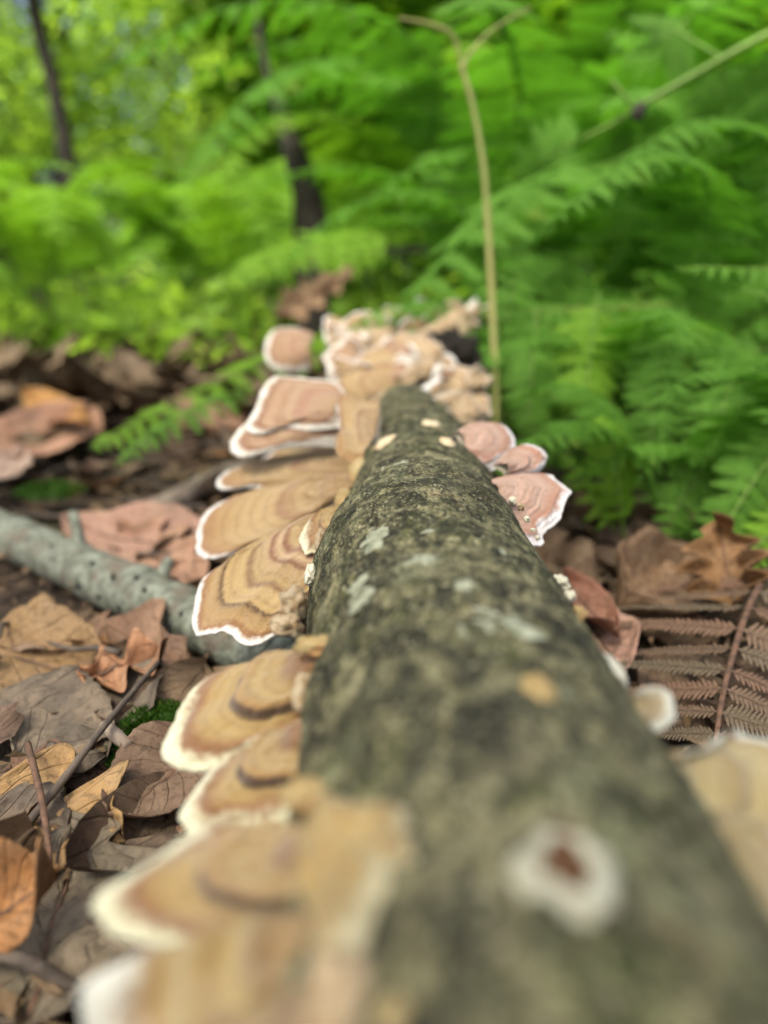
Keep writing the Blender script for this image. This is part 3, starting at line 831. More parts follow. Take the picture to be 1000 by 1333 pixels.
# far cluster
far = [((505, 508), [(462, 512), (440, 490), (446, 464), (480, 448), (520, 446), (556, 458), (568, 482), (550, 504), (522, 514)], 0.430, 'cap_fawn', 'front fawn bracket of the far cluster, lying on the log'),
       ((468, 500), [(490, 508), (456, 504), (432, 486), (424, 458), (440, 442), (470, 440), (492, 456)], 0.46, 'cap_rosy', 'low fawn bracket at the left foot of the far cluster'),
       ((535, 480), [(500, 482), (500, 450), (524, 430), (556, 434), (576, 456), (566, 484)], 0.47, 'cap_pale', 'pinkish bracket in the middle of the far cluster'),
       ((482, 462), [(456, 470), (448, 440), (474, 418), (508, 420), (522, 444), (506, 470)], 0.49, 'cap_pale', 'tan bracket above the left foot of the far cluster'),
       ((460, 440), [(474, 452), (446, 446), (426, 434), (424, 412), (444, 402), (472, 414)], 0.53, 'cap_fawn', 'small pale bracket at the upper left of the far cluster'),
       ((505, 432), [(478, 436), (478, 408), (500, 394), (528, 398), (538, 418), (522, 440)], 0.55, 'cap_rosy', 'topmost brown bracket of the far cluster'),
       ((556, 448), [(528, 462), (540, 430), (572, 410), (602, 396), (624, 402), (624, 426), (604, 440), (578, 446)], 0.50, 'cap_pale', 'long pale bracket reaching right over a dark hollow'),
       ((540, 440), [(514, 450), (518, 422), (544, 410), (568, 422), (566, 446)], 0.53, 'cap_fawn', 'fawn bracket behind the long pale one'),
       ((520, 462), [(496, 470), (494, 448), (514, 438), (538, 446), (544, 466)], 0.452, 'cap_rosy', 'small curled fawn bracket standing in the middle of the far cluster'),
       ((548, 490), [(530, 500), (534, 472), (556, 462), (572, 474), (566, 496)], 0.425, 'cap_pale', 'small fawn bracket at the right corner of the log end'),
       ((585, 500), [(560, 494), (580, 474), (612, 474), (634, 492), (624, 512), (592, 518)], 0.42, 'cap_pale', 'grey white bracket right of the far log end, upper'),
       ((588, 526), [(570, 514), (604, 506), (632, 512), (640, 530), (622, 544), (594, 544)], 0.38, 'cap_pale', 'grey white bracket right of the far log end, lower')]
for k, (an, ol, d, cp, lab) in enumerate(far):
    nn_ = (0.45 * math.sin(k * 2.3), -0.62 + 0.2 * math.cos(k * 1.7), 0.66)
    bracket(lab, an, an, ol, nn_, cp, depth=d, group=GF, seed=20 + k, na=64, ns=24, frill=2.2, wave=0.0042, droop=0.18, cup=0.08, thick=0.004)
random.seed(77)
for k in range(30):
    px, py = (random.uniform(440, 572), random.uniform(412, 492)) if k < 18 else (random.uniform(545, 628), random.uniform(400, 440)) if k < 24 else (random.uniform(575, 632), random.uniform(485, 545))
    d = (0.43 + (492 - py) / 80 * 0.11 if k < 24 else 0.36 + (545 - py) / 60 * 0.06) + random.uniform(-.01, .01)
    w_, h_ = random.uniform(14, 30), random.uniform(9, 18)
    ol = [(px + w_ * math.cos(t) * random.uniform(.75, 1.2), py - h_ * math.sin(t) * random.uniform(.7, 1.25)) for t in np.linspace(-0.3, 3.5, 8)]
    bracket('small frilled tan bracket in the ragged pile at the far log end', (px, py + h_ * .5), (px, py + h_ * .5), ol, (random.gauss(0, .5), -0.6, random.uniform(.2, .9)), random.choice(['cap_fawn', 'cap_pale', 'cap_pale', 'cap_rosy']), depth=d,
            group=GF, seed=60 + k, na=40, ns=14, frill=2.5, wave=0.004, droop=0.15, thick=0.004)
lump('dark lump standing in for shade in the hollow under the long pale bracket', 588, 470, 0.50, 0.020, 'dark_bark', 'hollow_shade', 'painted shade', seed=5, sq=(1.0, 1.0, 1.1), rough=0.5)  # near-black lump stands in for the shade inside the hollow

# ------------------------------------------------------------------ branch lying across on the left
def stick(label, pts, radii, mk, name='branch', cat='branch', group=None, sides=24, n=60, bump=0.10, seed=0, wig=0.0):
    P = catmull([tuple(p) for p in pts], n)
    if wig:
        for i in range(n):
            P[i] += wig * np.array([mnoise.noise(Vector((i * 0.22, seed, k))) for k in (0, 5, 9)])
    v, f = tube(P, radii, sides, True, bump, seed)
    return tag(obj(name, mesh(name, v, f, M[mk])), label, cat, group)


bp = [on_ground(-190, 612, 0.0140), on_ground(20, 702, 0.0125), on_ground(170, 768, 0.0125), on_ground(290, 826, 0.0125), on_ground(400, 880, 0.0125), on_ground(540, 960, 0.013)]
BR = stick('pale grey green branch with dark pits lying under the log', bp, [0.0118, 0.0118, 0.0112, 0.0105], 'branch', sides=40, n=150, bump=0.13, wig=0.0018)
_bp = catmull([tuple(p) for p in bp], 150)
for k_, (dx, dy, dz, L_) in ((46, (-0.25, 0.4, 0.85, 0.017)), (84, (0.2, -0.55, 0.8, 0.011)), (66, (0.1, 0.8, 0.5, 0.010))):
    d_ = np.array([dx, dy, dz]); d_ /= np.linalg.norm(d_)
    v_, f_ = tube([_bp[k_] + d_ * t for t in (0.006, 0.012, 0.012 + L_ * .5, 0.012 + L_)], [0.0042, 0.0028, 0.0024], 10, True, 0.3, k_)
    obj('twig_stub', mesh('twig_stub', v_, f_, M['branch']), BR)
random.seed(3)
PITS = [(68, 729), (90, 732), (146, 751), (178, 752), (102, 762), (130, 778), (188, 768), (216, 822), (254, 816), (14, 735), (120, 733), (66, 710), (155, 790), (236, 800), (40, 752), (200, 795), (280, 822), (180, 810)]
for (px, py) in PITS:
    # the sight line meets the branch: march to its surface
    best = None
    bpts = catmull([tuple(p) for p in bp], 150)
    for t in np.linspace(0.1, 0.4, 600):
        p = np.array(at(px, py, t))
        dd = np.linalg.norm(bpts - p, axis=1); k = dd.argmin()
        if dd[k] < 0.0124:
            best = (Vector(p), Vector(p - bpts[k]).normalized()); break
    if best:
        obj('pit', blob_mesh('pit', best[0], best[1], 0.0013 + 0.0006 * math.sin(px), 0.0009, 0.0015, px * 0.1, M['pit'], na=14, nr=5, tdir=(1, 0, 0), sink=0.0002), BR)

stick('pale brown stick on the litter far left', [on_ground(-20, 500, 0.012), on_ground(60, 492, 0.015), on_ground(130, 482, 0.018), on_ground(200, 450, 0.03), on_ground(262, 428, 0.03)], [0.011, 0.012, 0.010, 0.009], 'stick', 'stick', 'stick', sides=16, wig=0.004)
stick('grey green stick lying behind the pink litter', [on_ground(190, 672, 0.008), on_ground(250, 640, 0.010), on_ground(330, 600, 0.012)], [0.007, 0.008, 0.006], 'stick', 'stick', 'stick', sides=14, wig=0.002)
stick('thin dark leaf stem slanting across the litter at left', [on_ground(16, 1096, 0.012), on_ground(80, 1018, 0.020), on_ground(140, 940, 0.024), on_ground(206, 862, 0.022)], [0.0011, 0.0010, 0.0008], 'twig', 'twig', 'twig', sides=10)
stick('short grey twig at the bottom left frame edge', [on_ground(-30, 1238, 0.016), on_ground(30, 1250, 0.017), on_ground(66, 1268, 0.014), on_ground(100, 1286, 0.010)], [0.0012, 0.0013, 0.0011], 'twig', 'twig', 'twig', sides=10)
stick('stub of tan bark beside the moss', [on_ground(136, 944, 0.020), on_ground(152, 958, 0.019), on_ground(168, 972, 0.018)], [0.0017, 0.0019, 0.0016], 'stick', 'bark_stub', 'twig', sides=10, n=14)
stick('thin brown leaf stalk standing on the tan leaf', [on_ground(36, 968, 0.022), on_ground(52, 1030, 0.022), on_ground(62, 1090, 0.018), on_ground(66, 1140, 0.014)], [0.0009, 0.0007], 'stalk', 'leaf_stalk', 'twig', sides=8)

# ------------------------------------------------------------------ dead leaves
def leaf_width(kind, v):
    s = max(0.0, math.sin(math.pi * min(1, max(0, v)) ** 0.85))
    if kind == 'oak': return (s ** 0.6) * (0.72 + 0.28 * math.cos(2 * math.pi * 4.2 * v + 0.4))
    if kind == 'maple': return (s ** 0.5) * (0.62 + 0.38 * math.cos(2 * math.pi * 2.6 * (v - 0.35)))
    if kind == 'toothed': return (s ** 0.75) * (0.95 + 0.06 * (((v * 14) % 1) - 0.5))
    if kind == 'slim': return (s ** 0.8)
    return s ** 0.7


def leaf_mesh(kind, L, W, curl=0.2, bend=0.2, wav=0.12, seed=0, nv=26, nu=13, pleat=0.0, holes=0):
    """blade with its base at the origin, midrib along +Y, upper side +Z."""
    vs, uv = [], []
    for i in range(nv):
        v = i / (nv - 1)
        wv = max(0.004, leaf_width(kind, v)) * W * 0.5
        for j in range(nu):
            u = 2 * j / (nu - 1) - 1
            ww = wv * (1 + 0.13 * mnoise.noise(Vector((v * 7, math.copysign(1, u) * 3, seed * 1.7))))
            x = u * ww
            y = v * L + 0.10 * W * abs(u) * (0.3 + v * 0.5)
            z = curl * W * (u * u) * (0.5 + 0.8 * mnoise.noise(Vector((v * 2, u * .5 + 3, seed)))) + bend * L * (v - 0.4) ** 2
            z += wav * W * mnoise.noise(Vector((u * 1.4 + seed * 3, v * 3.2, seed))) + 0.3 * wav * W * mnoise.noise(Vector((u * 4 + seed, v * 9, seed)))
            z += 0.03 * W * abs(u) ** 0.7
            if pleat: z += pleat * W * math.sin((v * 8 - abs(u) * 0.9 + 0.25 * mnoise.noise(Vector((u * 1.5, v * 3, seed)))) * 2 * math.pi) * min(1, abs(u) * 4)
            vs.append((x, y, z)); uv.append((u * 0.5 + 0.5, v))
    f = grid_faces(nv, nu)
    if holes:
        r = random.Random(int(seed * 100) + 5)
        bad = set()
        for _ in range(holes):
            a, b = r.randrange(2, nv - 4), r.randrange(1, nu - 3)
            for da in range(r.choice((1, 2))):
                for db in range(r.choice((1, 2))): bad.add((a + da) * (nu - 1) + b + db)
        f = f[[k for k in range(len(f)) if k not in bad]]
    return vs, f, uv


def solidify(o, th):
    md = o.modifiers.new('thickness', 'SOLIDIFY'); md.thickness = th; md.offset = -1


def leaf_at(label, p0, p1, W, kind, color, n=(0, -0.2, 1), z=0.01, z1=None, curl=0.2, bend=0.1, wav=0.12, seed=0, pleat=0, holes=0, group='dead leaves lying on the forest floor', depth=None, nv=34, nu=19):
    """a dead leaf whose midrib runs from picture point p0 to p1 on the litter."""
    A = on_ground(p0[0], p0[1], z) if depth is None else at(p0[0], p0[1], depth)
    B = on_ground(p1[0], p1[1], z if z1 is None else z1) if depth is None else at(p1[0], p1[1], depth if z1 is None else z1)
    y = (B - A); L = y.length; y.normalize()
    n = Vector(n); zz = (n - y * n.dot(y)).normalized(); x = y.cross(zz)
    vs, f, uv = leaf_mesh(kind, L, W, curl, bend, wav, seed, pleat=pleat, holes=holes, nv=nv, nu=nu)
    o = obj('dead_leaf', mesh('dead_leaf', vs, f, M['leaf'], uv=uv))
    o.matrix_world = Matrix(((x.x, y.x, zz.x, A.x), (x.y, y.y, zz.y, A.y), (x.z, y.z, zz.z, A.z), (0, 0, 0, 1)))
    o.color = (*color, 1)
    solidify(o, 0.0004)
    # midrib and stalk as a part
    mid = [vs[i * nu + nu // 2] for i in range(nv)]
    pts = [(0.0, -0.16 * L, 0.03 * L)] + [(a, b, c - 0.0002) for (a, b, c) in mid[::3]]
    v2, f2 = tube(catmull(pts, 24), [0.0009, 0.0007, 0.0003], 7)
    obj('stalk', mesh('stalk', v2, f2, M['stalk']), o)
    return tag(o, label, 'dead leaf', group)


TAN, ORG, GRY, MAUVE, PINK, BRN = (0.34, 0.21, 0.10), (0.40, 0.18, 0.07), (0.17, 0.135, 0.11), (0.19, 0.115, 0.09), (0.34, 0.19, 0.14), (0.13, 0.075, 0.045)
leaf_at('grey brown veined leaf at the bottom left corner', (30, 1370), (95, 1105), 0.060, 'oak', GRY, z=0.006, z1=0.012, seed=1, wav=0.08, curl=0.1)
leaf_at('orange curled leaf scrap at the left edge over the grey leaf', (-60, 1222), (76, 1150), 0.017, 'slim', ORG, n=(-0.3, -0.5, 0.8), z=0.018, z1=0.022, curl=0.9, bend=0.3, seed=2)
leaf_at('large tan leaf with holes left of the ochre brackets', (-60, 1040), (150, 1096), 0.048, 'maple', (0.42, 0.25, 0.12), z=0.011, z1=0.012, seed=3, holes=5, wav=0.12, curl=0.05)
leaf_at('dark brown leaf under the tan leaf at the left edge', (-70, 1120), (60, 1160), 0.045, 'toothed', (0.13, 0.10, 0.09), z=0.006, seed=4)
leaf_at('mauve leaf tucked under the lower ochre bracket', (270, 960), (150, 1075), 0.030, 'toothed', MAUVE, z=0.012, z1=0.014, seed=5, wav=0.07)
leaf_at('grey folded leaf below the pale branch', (20, 1000), (206, 884), 0.040, 'toothed', (0.20, 0.155, 0.13), n=(-0.25, -0.3, 0.9), z=0.008, z1=0.012, seed=6, curl=0.15, wav=0.12)
leaf_at('broad tan leaf at the left edge just below the branch', (-90, 850), (130, 872), 0.050, 'toothed', (0.31, 0.185, 0.095), n=(0, -0.35, 0.9), z=0.008, z1=0.008, seed=7, curl=0.1, wav=0.15)
leaf_at('salmon orange crumpled leaf just below the branch', (100, 886), (206, 858), 0.028, 'maple', (0.46, 0.22, 0.13), n=(0.1, -0.5, 0.8), z=0.016, seed=8, wav=0.3, curl=0.3)
leaf_at('dark leaf at the left edge under the grey folded leaf', (-60, 940), (130, 1000), 0.055, 'toothed', (0.13, 0.10, 0.085), z=0.008, seed=9, wav=0.15)
leaf_at('pink mauve leaf lying behind the pale branch', (280, 730), (100, 690), 0.052, 'toothed', (0.44, 0.25, 0.21), n=(0, -0.45, 0.9), z=0.012, z1=0.012, seed=10, wav=0.12)
leaf_at('pink leaf half hidden by the branch next to brackets', (160, 700), (270, 770), 0.045, 'oak', (0.46, 0.26, 0.20), n=(-0.1, -0.45, 0.9), z=0.010, seed=11, wav=0.12)
leaf_at('broad pink leaf at the left edge beyond the branch', (-40, 610), (110, 560), 0.11, 'toothed', (0.44, 0.23, 0.17), n=(0, -0.6, 0.8), z=0.016, z1=0.02, seed=12, wav=0.1)
leaf_at('orange leaf edge standing behind the broad pink leaf', (40, 520), (130, 572), 0.035, 'slim', (0.50, 0.25, 0.08), n=(0.1, -0.7, 0.7), z=0.03, seed=13, curl=0.5)
leaf_at('pale pink leaf at far left edge', (-60, 640), (30, 600), 0.05, 'toothed', (0.48, 0.33, 0.30), n=(0, -0.6, 0.8), z=0.018, seed=14)
leaf_at('brown leaf heap piece beyond the far cluster', (362, 416), (458, 356), 0.075, 'oak', (0.24, 0.14, 0.09), n=(-0.2, -0.7, 0.6), depth=0.95, z1=0.95, seed=15, wav=0.2)
leaf_at('pink brown leaf right of the green frond', (230, 560), (320, 540), 0.075, 'oak', (0.40, 0.22, 0.17), n=(0, -0.6, 0.8), z=0.012, seed=16, wav=0.2)
leaf_at('brown leaf under the withered frond right of the log', (850, 940), (985, 880), 0.050, 'toothed', (0.13, 0.08, 0.06), z=0.006, seed=17, wav=0.08, curl=0.05)
leaf_at('dark brown leaf at the right edge beside the withered frond', (1060, 900), (940, 960), 0.060, 'oak', (0.10, 0.062, 0.045), z=0.004, seed=18, wav=0.1, curl=0.05)
leaf_at('curled brown leaf behind the withered frond', (800, 800), (890, 745), 0.045, 'toothed', (0.20, 0.115, 0.075), n=(0.1, -0.5, 0.8), z=0.014, seed=25, wav=0.2, curl=0.4)
leaf_at('rust orange leaf standing up among the right ferns', (960, 800), (936, 690), 0.036, 'oak', (0.25, 0.125, 0.055), n=(-0.5, -0.8, 0.3), depth=0.285, z1=0.30, seed=19, curl=0.5, wav=0.15)
leaf_at('red brown leaf touching the right side of the log', (738, 760), (806, 836), 0.016, 'slim', (0.34, 0.15, 0.12), n=(-0.2, -0.5, 0.8), z=0.020, seed=20, curl=0.6)
leaf_at('pink leaf against the log beneath the red brown one', (760, 800), (812, 880), 0.030, 'toothed', (0.44, 0.25, 0.22), n=(-0.3, -0.4, 0.8), z=0.014, seed=21)
leaf_at('brown leaf right of the red one beneath the ferns', (800, 780), (900, 760), 0.05, 'oak', (0.24, 0.14, 0.09), n=(-0.1, -0.5, 0.8), z=0.012, seed=22, wav=0.2)

# the rest of the litter: eight shapes, copied
LEAF_PROTO = []
for k in range(8):
    kind = ('oak', 'maple', 'toothed', 'slim', 'toothed', 'oak', 'maple', 'toothed')[k]
    L = (0.085, 0.07, 0.075, 0.06, 0.05, 0.065, 0.055, 0.04)[k]
    vs, f, uv = leaf_mesh(kind, L, L * (0.55, 0.8, 0.55, 0.3, 0.6, 0.5, 0.8, 0.6)[k], 0.22, 0.25 * (-1) ** k, 0.16, seed=30 + k, nv=16, nu=8)
    vs = np.array(vs); vs[:, 1] -= L / 2
    LEAF_PROTO.append(mesh('dead_leaf', vs, f, M['leaf'], uv=uv))
PAL = [TAN, ORG, GRY, MAUVE, PINK, BRN, (0.26, 0.17, 0.12), (0.18, 0.12, 0.10), (0.30, 0.19, 0.15), (0.23, 0.16, 0.10)]
random.seed(21)
BRXY = catmull([tuple(p) for p in bp], 80)[:, :2]


def litter(n, xr, yr, label, zr=(0.001, 0.012), smin=0.6, smax=1.15, pal=PAL):
    c = 0
    while c < n:
        x, y = random.uniform(*xr), random.uniform(*yr)
        if abs(x) > 0.62 * y + 0.12: continue
        if abs(x - AX) < 0.036 and y < 0.68: continue
        if np.min(np.hypot(BRXY[:, 0] - x, BRXY[:, 1] - y)) < 0.03: continue
        me = random.choice(LEAF_PROTO)
        o = bpy.data.objects.new('dead_leaf', me)
        s = random.uniform(smin, smax)
        o.scale = (s, s, s)
        shp = ('lobed', 'jagged', 'oval', 'narrow', 'oval', 'lobed', 'jagged', 'small oval')[LEAF_PROTO.index(me)]
        o.location = (x, y, random.uniform(*zr))
        o.rotation_euler = (random.gauss(0, 0.22), random.gauss(0, 0.22), random.uniform(0, 6.28))
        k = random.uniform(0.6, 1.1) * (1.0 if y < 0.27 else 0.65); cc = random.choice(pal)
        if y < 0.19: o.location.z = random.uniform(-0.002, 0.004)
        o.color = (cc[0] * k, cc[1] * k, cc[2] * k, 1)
        link(o)
        hue = 'orange brown' if cc[0] > 2.3 * cc[1] * 0.9 and cc[0] > 0.3 else 'pinkish brown' if cc == PINK or cc == MAUVE else 'tan' if cc[0] > 0.25 else 'grey brown' if cc[0] < 1.5 * cc[2] else 'dark brown' if cc[0] < 0.17 else 'brown'
        tag(o, shp + ' ' + hue + ' ' + label, 'dead leaf', 'scattered dead leaves of the litter')
        c += 1


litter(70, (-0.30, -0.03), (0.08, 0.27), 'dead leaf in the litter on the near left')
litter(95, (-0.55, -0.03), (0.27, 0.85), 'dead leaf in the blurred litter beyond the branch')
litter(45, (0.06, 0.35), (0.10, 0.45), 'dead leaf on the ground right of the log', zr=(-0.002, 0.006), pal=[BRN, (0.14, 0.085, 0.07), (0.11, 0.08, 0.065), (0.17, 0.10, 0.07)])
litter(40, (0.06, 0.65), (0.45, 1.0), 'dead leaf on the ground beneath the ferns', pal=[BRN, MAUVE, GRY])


def litter_far():
    V, F, UV, off = [], [], [], 0
    r = np.random.default_rng(4)
    protos = []
    for k in range(4):
        vs, f, uv = leaf_mesh(('oak', 'toothed', 'maple', 'toothed')[k], 0.08, 0.05, 0.25, 0.2, 0.2, seed=60 + k, nv=6, nu=4)
        protos.append((np.array(vs), f, np.array(uv)))
    for _ in range(3600):
        y = 0.8 + 5.5 * r.random() ** 1.6
        x = (r.random() * 2 - 1) * (0.75 * y + 0.2)
        vs, f, uv = protos[r.integers(4)]
        a, b, c = r.normal(0, 0.3), r.normal(0, 0.3), r.random() * 6.28
        R = np.array(Matrix.Rotation(c, 3, 'Z') @ Matrix.Rotation(a, 3, 'X') @ Matrix.Rotation(b, 3, 'Y'))
        V.append(vs @ R.T * (0.7 + 0.6 * r.random()) + np.array([x, y, 0.012 + 0.02 * r.random()])); F.append(f + off); UV.append(uv); off += len(vs)
    o = obj('leaf_litter', mesh('leaf_litter', np.concatenate(V), np.concatenate(F), M['leaf'], uv=np.concatenate(UV)))
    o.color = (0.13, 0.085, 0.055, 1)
    tag(o, 'brown leaf litter covering the forest floor further back', 'leaf litter', None, 'stuff')


litter_far()

def crumbs():
    r = np.random.default_rng(14)
    V, F, UV = [], [], []
    for _ in range(5200):
        y = 0.07 + 0.75 * r.random() ** 1.3
        x = (r.random() * 2 - 1) * (0.62 * y + 0.06)
        if abs(x - AX) < 0.030: continue
        L = r.uniform(0.002, 0.009); W_ = L * r.uniform(0.15, 0.7)
        c, t1, t2 = r.random() * 6.28, r.normal(0, .35), r.normal(0, .35)
        R_ = np.array(Matrix.Rotation(c, 3, 'Z') @ Matrix.Rotation(t1, 3, 'X') @ Matrix.Rotation(t2, 3, 'Y'))
        k = 5; a = np.sort(r.random(k) * 6.28)
        pts = np.stack([L * np.cos(a) * r.uniform(.6, 1, k), W_ * np.sin(a) * r.uniform(.6, 1, k), r.normal(0, .0004, k)], -1) @ R_.T + np.array([x, y, r.uniform(0.001, 0.013)])
        o = len(V); V += list(pts); F.append(tuple(range(o, o + k))); UV += [(0.3 + 0.1 * r.random(), r.random())] * k
    o = obj('leaf_crumbs', mesh('leaf_crumbs', V, F, M['leaf'], smooth=False, uv=UV))
    o.color = (0.20, 0.125, 0.075, 1)
    tag(o, 'crumbs of broken brown leaf scattered between the larger leaves', 'leaf litter', None, 'stuff')


crumbs()

# small twigs in the litter
random.seed(5)
for k in range(26):
    y = random.uniform(0.21, 0.8); x = random.uniform(-0.58 * y - 0.05, -0.03)
    a = random.uniform(0, 3.14); L = random.uniform(0.03, 0.09)
    z = random.uniform(0.010, 0.018)
    p = [(x + L * t * math.cos(a), y + L * t * math.sin(a), z + 0.003 * math.sin(t * 3 + k)) for t in (-0.5, -0.15, 0.2, 0.5)]
    stick('thin brown twig lost in the leaf litter on the left', p, [0.0013, 0.0010, 0.0007], 'twig', 'twig', 'twig', 'thin twigs in the litter', sides=6, n=12, wig=0.002, seed=k)


# moss cushion below the ochre brackets
def moss(label, px, py, z, rx, ry, n=1500, seed=0, hh=0.006):
    c = on_ground(px, py, z)
    r = np.random.default_rng(seed)
    V, F, T = [], [], []
    for i in range(n):
        a, q = r.random() * 6.283, math.sqrt(r.random())
        x, y = q * rx * math.cos(a), q * ry * math.sin(a)
        k = 0.8 + 0.5 * mnoise.noise(Vector((x * 200, y * 200, seed)))
        b = np.array([x, y, hh * (1 - q * q) * k])
        d = np.array([x * 40 + r.normal(0, .5), y * 40 + r.normal(0, .5), 1.0]); d /= np.linalg.norm(d)
        s = np.cross(d, r.normal(size=3)); s /= np.linalg.norm(s)
        L = 0.0016 + 0.0014 * r.random(); wd = 0.00022
        o = len(V)
        V += [b - s * wd, b + s * wd, b + d * L * 0.6 + s * wd * 1.6, b + d * L, b + d * L * 0.6 - s * wd * 1.6]
        F += [(o, o + 1, o + 2, o + 4), (o + 4, o + 2, o + 3)]
        T += [r.random()] * 5
    # cushion body
    o = obj('moss_cushion', mesh('moss_cushion', V, F, M['moss'], attrs={'tint': T}), None, c)
    me = blob_mesh('cushion', Vector((0, 0, 0)), Vector((0, 0, 1)), rx, ry, hh, seed + .4, M['moss'], irr=0.2)
    obj('cushion', me, o)
    return tag(o, label, 'moss', None, 'stuff')


moss('dark green moss cushion below the ochre brackets', 196, 960, 0.010, 0.011, 0.018, 2600, 1)
moss('pale green moss patch at left beyond the branch', 66, 640, 0.014, 0.022, 0.018, 2600, 2)

# ------------------------------------------------------------------ ferns
def pinna_mesh(name, mt, L=1.0, pairs=13, wid=0.30, rich=True, seed=0):
    """one pinna of unit length along +X, blade in XY, with lobed pinnules."""
    r = random.Random(seed)
    V, F, T = [], [], []
    def quad(a, b, c, d, t):
        o = len(V); V.extend([a, b, c, d]); F.append((o, o + 1, o + 2, o + 3)); T.extend([t] * 4)
    # midvein
    nseg = 6
    for k in range(nseg):
        x0, x1 = k / nseg, (k + 1) / nseg
        w0, w1 = 0.012 * (1 - x0) + 0.004, 0.012 * (1 - x1) + 0.003
        z0, z1 = -0.10 * x0 * x0, -0.10 * x1 * x1
        quad((x0, -w0, z0 + 0.004), (x1, -w1, z1 + 0.004), (x1, w1, z1 + 0.004), (x0, w0, z0 + 0.004), 0.9)
    for k in range(pairs):
        x = 0.03 + 0.93 * (k + 0.5) / pairs
        l = wid * (1 - x) ** 0.75 * (0.55 + 0.45 * min(1, x * 8)) * r.uniform(0.9, 1.08) + 0.012
        bw = 0.93 / pairs * 0.46
        for sg in (-1, 1):
            sw = 0.35 * l                       # forward sweep
            t = r.random()
            zb = -0.10 * x * x
            tip = -0.12 * l * r.uniform(0.2, 1.6)
            def pt(f, side, wf):
                return (x + sw * f + side * bw * wf, sg * (0.004 + l * f), zb + tip * f * f + 0.02 * l * (1 if side else 0) * 0)
            if rich:
                fr = (0.0, 0.22, 0.30, 0.52, 0.60, 0.80, 1.0)
                wf = (0.75, 1.0, 0.80, 0.95, 0.68, 0.62, 0.12)
            else:
                fr = (0.0, 0.45, 1.0); wf = (0.7, 1.0, 0.1)
            o = len(V)
            for a, b in zip(fr, wf):
                V.append(pt(a, -1, b)); V.append(pt(a, 1, b)); T.extend([t, t])
            for a in range(len(fr) - 1):
                q = (o + 2 * a, o + 2 * a + 1, o + 2 * a + 3, o + 2 * a + 2)
                F.append(q if sg > 0 else q[::-1])
    V = np.array(V) * L
    return np.array(V), F, T


PIN = {}
for key, mt in (('fern', 'fern'), ('lime', 'fern_lime')):
    for k in range(3):
        v, f, t = pinna_mesh('pinna', mt, 1.0, 16, 0.25 + 0.03 * k, True, 40 + k)
        PIN[key, k] = mesh('pinna', v, f, M[mt], attrs={'tint': t})


def frond_frames(pts, pairs, plen, up, start=0.12, tipk=0.10, sweep=0.35, hang=0.25, seed=0):
    """frames (matrix, length, side) of the pinnae along a rachis curve."""
    r = random.Random(seed)
    C = catmull([tuple(p) for p in pts], 60)
    T = np.gradient(C, axis=0); T /= np.linalg.norm(T, axis=1)[:, None]
    out = []
    for k in range(pairs):
        t = start + (1 - start) * (k + 0.3) / pairs
        i = min(59, int(t * 59))
        q = (t - start) / (1 - start)
        l = plen * (min(1, 0.55 + q * 3.5) * (1 - q) ** 0.75 * (1 - tipk) + tipk)
        tg = Vector(T[i]); u = Vector(up); u = (u - tg * u.dot(tg)).normalized(); s = tg.cross(u)
        for sg in (-1, 1):
            d = (s * sg + tg * sweep * r.uniform(0.7, 1.3) - u * hang * r.uniform(0.3, 1.6)).normalized()
            nrm = (u + Vector((r.gauss(0, .15), r.gauss(0, .15), r.gauss(0, .15)))); nrm = (nrm - d * nrm.dot(d)).normalized()
            yy = nrm.cross(d)
            P = Vector(C[i])
            m = Matrix(((d.x, yy.x, nrm.x, P.x), (d.y, yy.y, nrm.y, P.y), (d.z, yy.z, nrm.z, P.z), (0, 0, 0, 1)))
            out.append((m, l * r.uniform(0.92, 1.05)))
    return C, out


def near_frond(label, specs, cat='fern', group='fern fronds close behind the log'):
    """a fern thing: every frond a part, every pinna a sub-part."""
    base = Vector(specs[0]['pts'][0])
    R = empty('fern_plant', base)
    tag(R, label, cat, group)
    for q, s in enumerate(specs):
        C, fr = frond_frames(s['pts'], s.get('pairs', 14), s['plen'], s.get('up', (0, -0.5, 1)), s.get('start', 0.1), s.get('tipk', 0.08), s.get('sweep', 0.35), s.get('hang', 0.25), s.get('seed', q))
        v, f = tube(C - np.array(base), [s.get('rad', 0.0008), s.get('rad', 0.0008) * 0.35], 7)
        fo = obj('frond', mesh('frond', v, f, M[s.get('stipe', 'stipe_green')]), R)
        for k, (m, l) in enumerate(fr):
            p = bpy.data.objects.new('pinna', PIN[s.get('kind', 'fern'), k % 3])
            m2 = m.copy(); m2.translation -= base
            p.matrix_local = m2 @ Matrix.Scale(l, 4)
            link(p, fo)
    return R


A = at
near_frond('green frond right of the pale stalk, its leaflets pointing right', [
    dict(pts=[A(652, 640, .60), A(652, 540, .56), A(656, 450, .54), A(668, 372, .55), A(690, 330, .58)], plen=0.052, pairs=11, up=(0.1, -0.9, 0.5), sweep=0.12, hang=0.1, seed=1)])
near_frond('second upright green frond beside the pale stalk frond', [
    dict(pts=[A(738, 640, .56), A(742, 560, .55), A(746, 470, .56), A(752, 400, .60), A(756, 350, .66)], plen=0.040, pairs=12, up=(0.05, -0.95, 0.4), sweep=0.1, hang=0.1, seed=2)])
near_frond('bright lime fern tip curling among the darker right fronds', [
    dict(pts=[A(812, 700, .40), A(806, 640, .385), A(800, 590, .38), A(784, 556, .38), A(766, 552, .385)], plen=0.024, pairs=12, up=(0.2, -0.9, 0.4), kind='lime', seed=3),
    dict(pts=[A(800, 690, .40), A(772, 650, .385), A(746, 606, .38), A(730, 590, .385)], plen=0.014, pairs=8, up=(0.2, -0.8, 0.5), kind='lime', seed=4)])
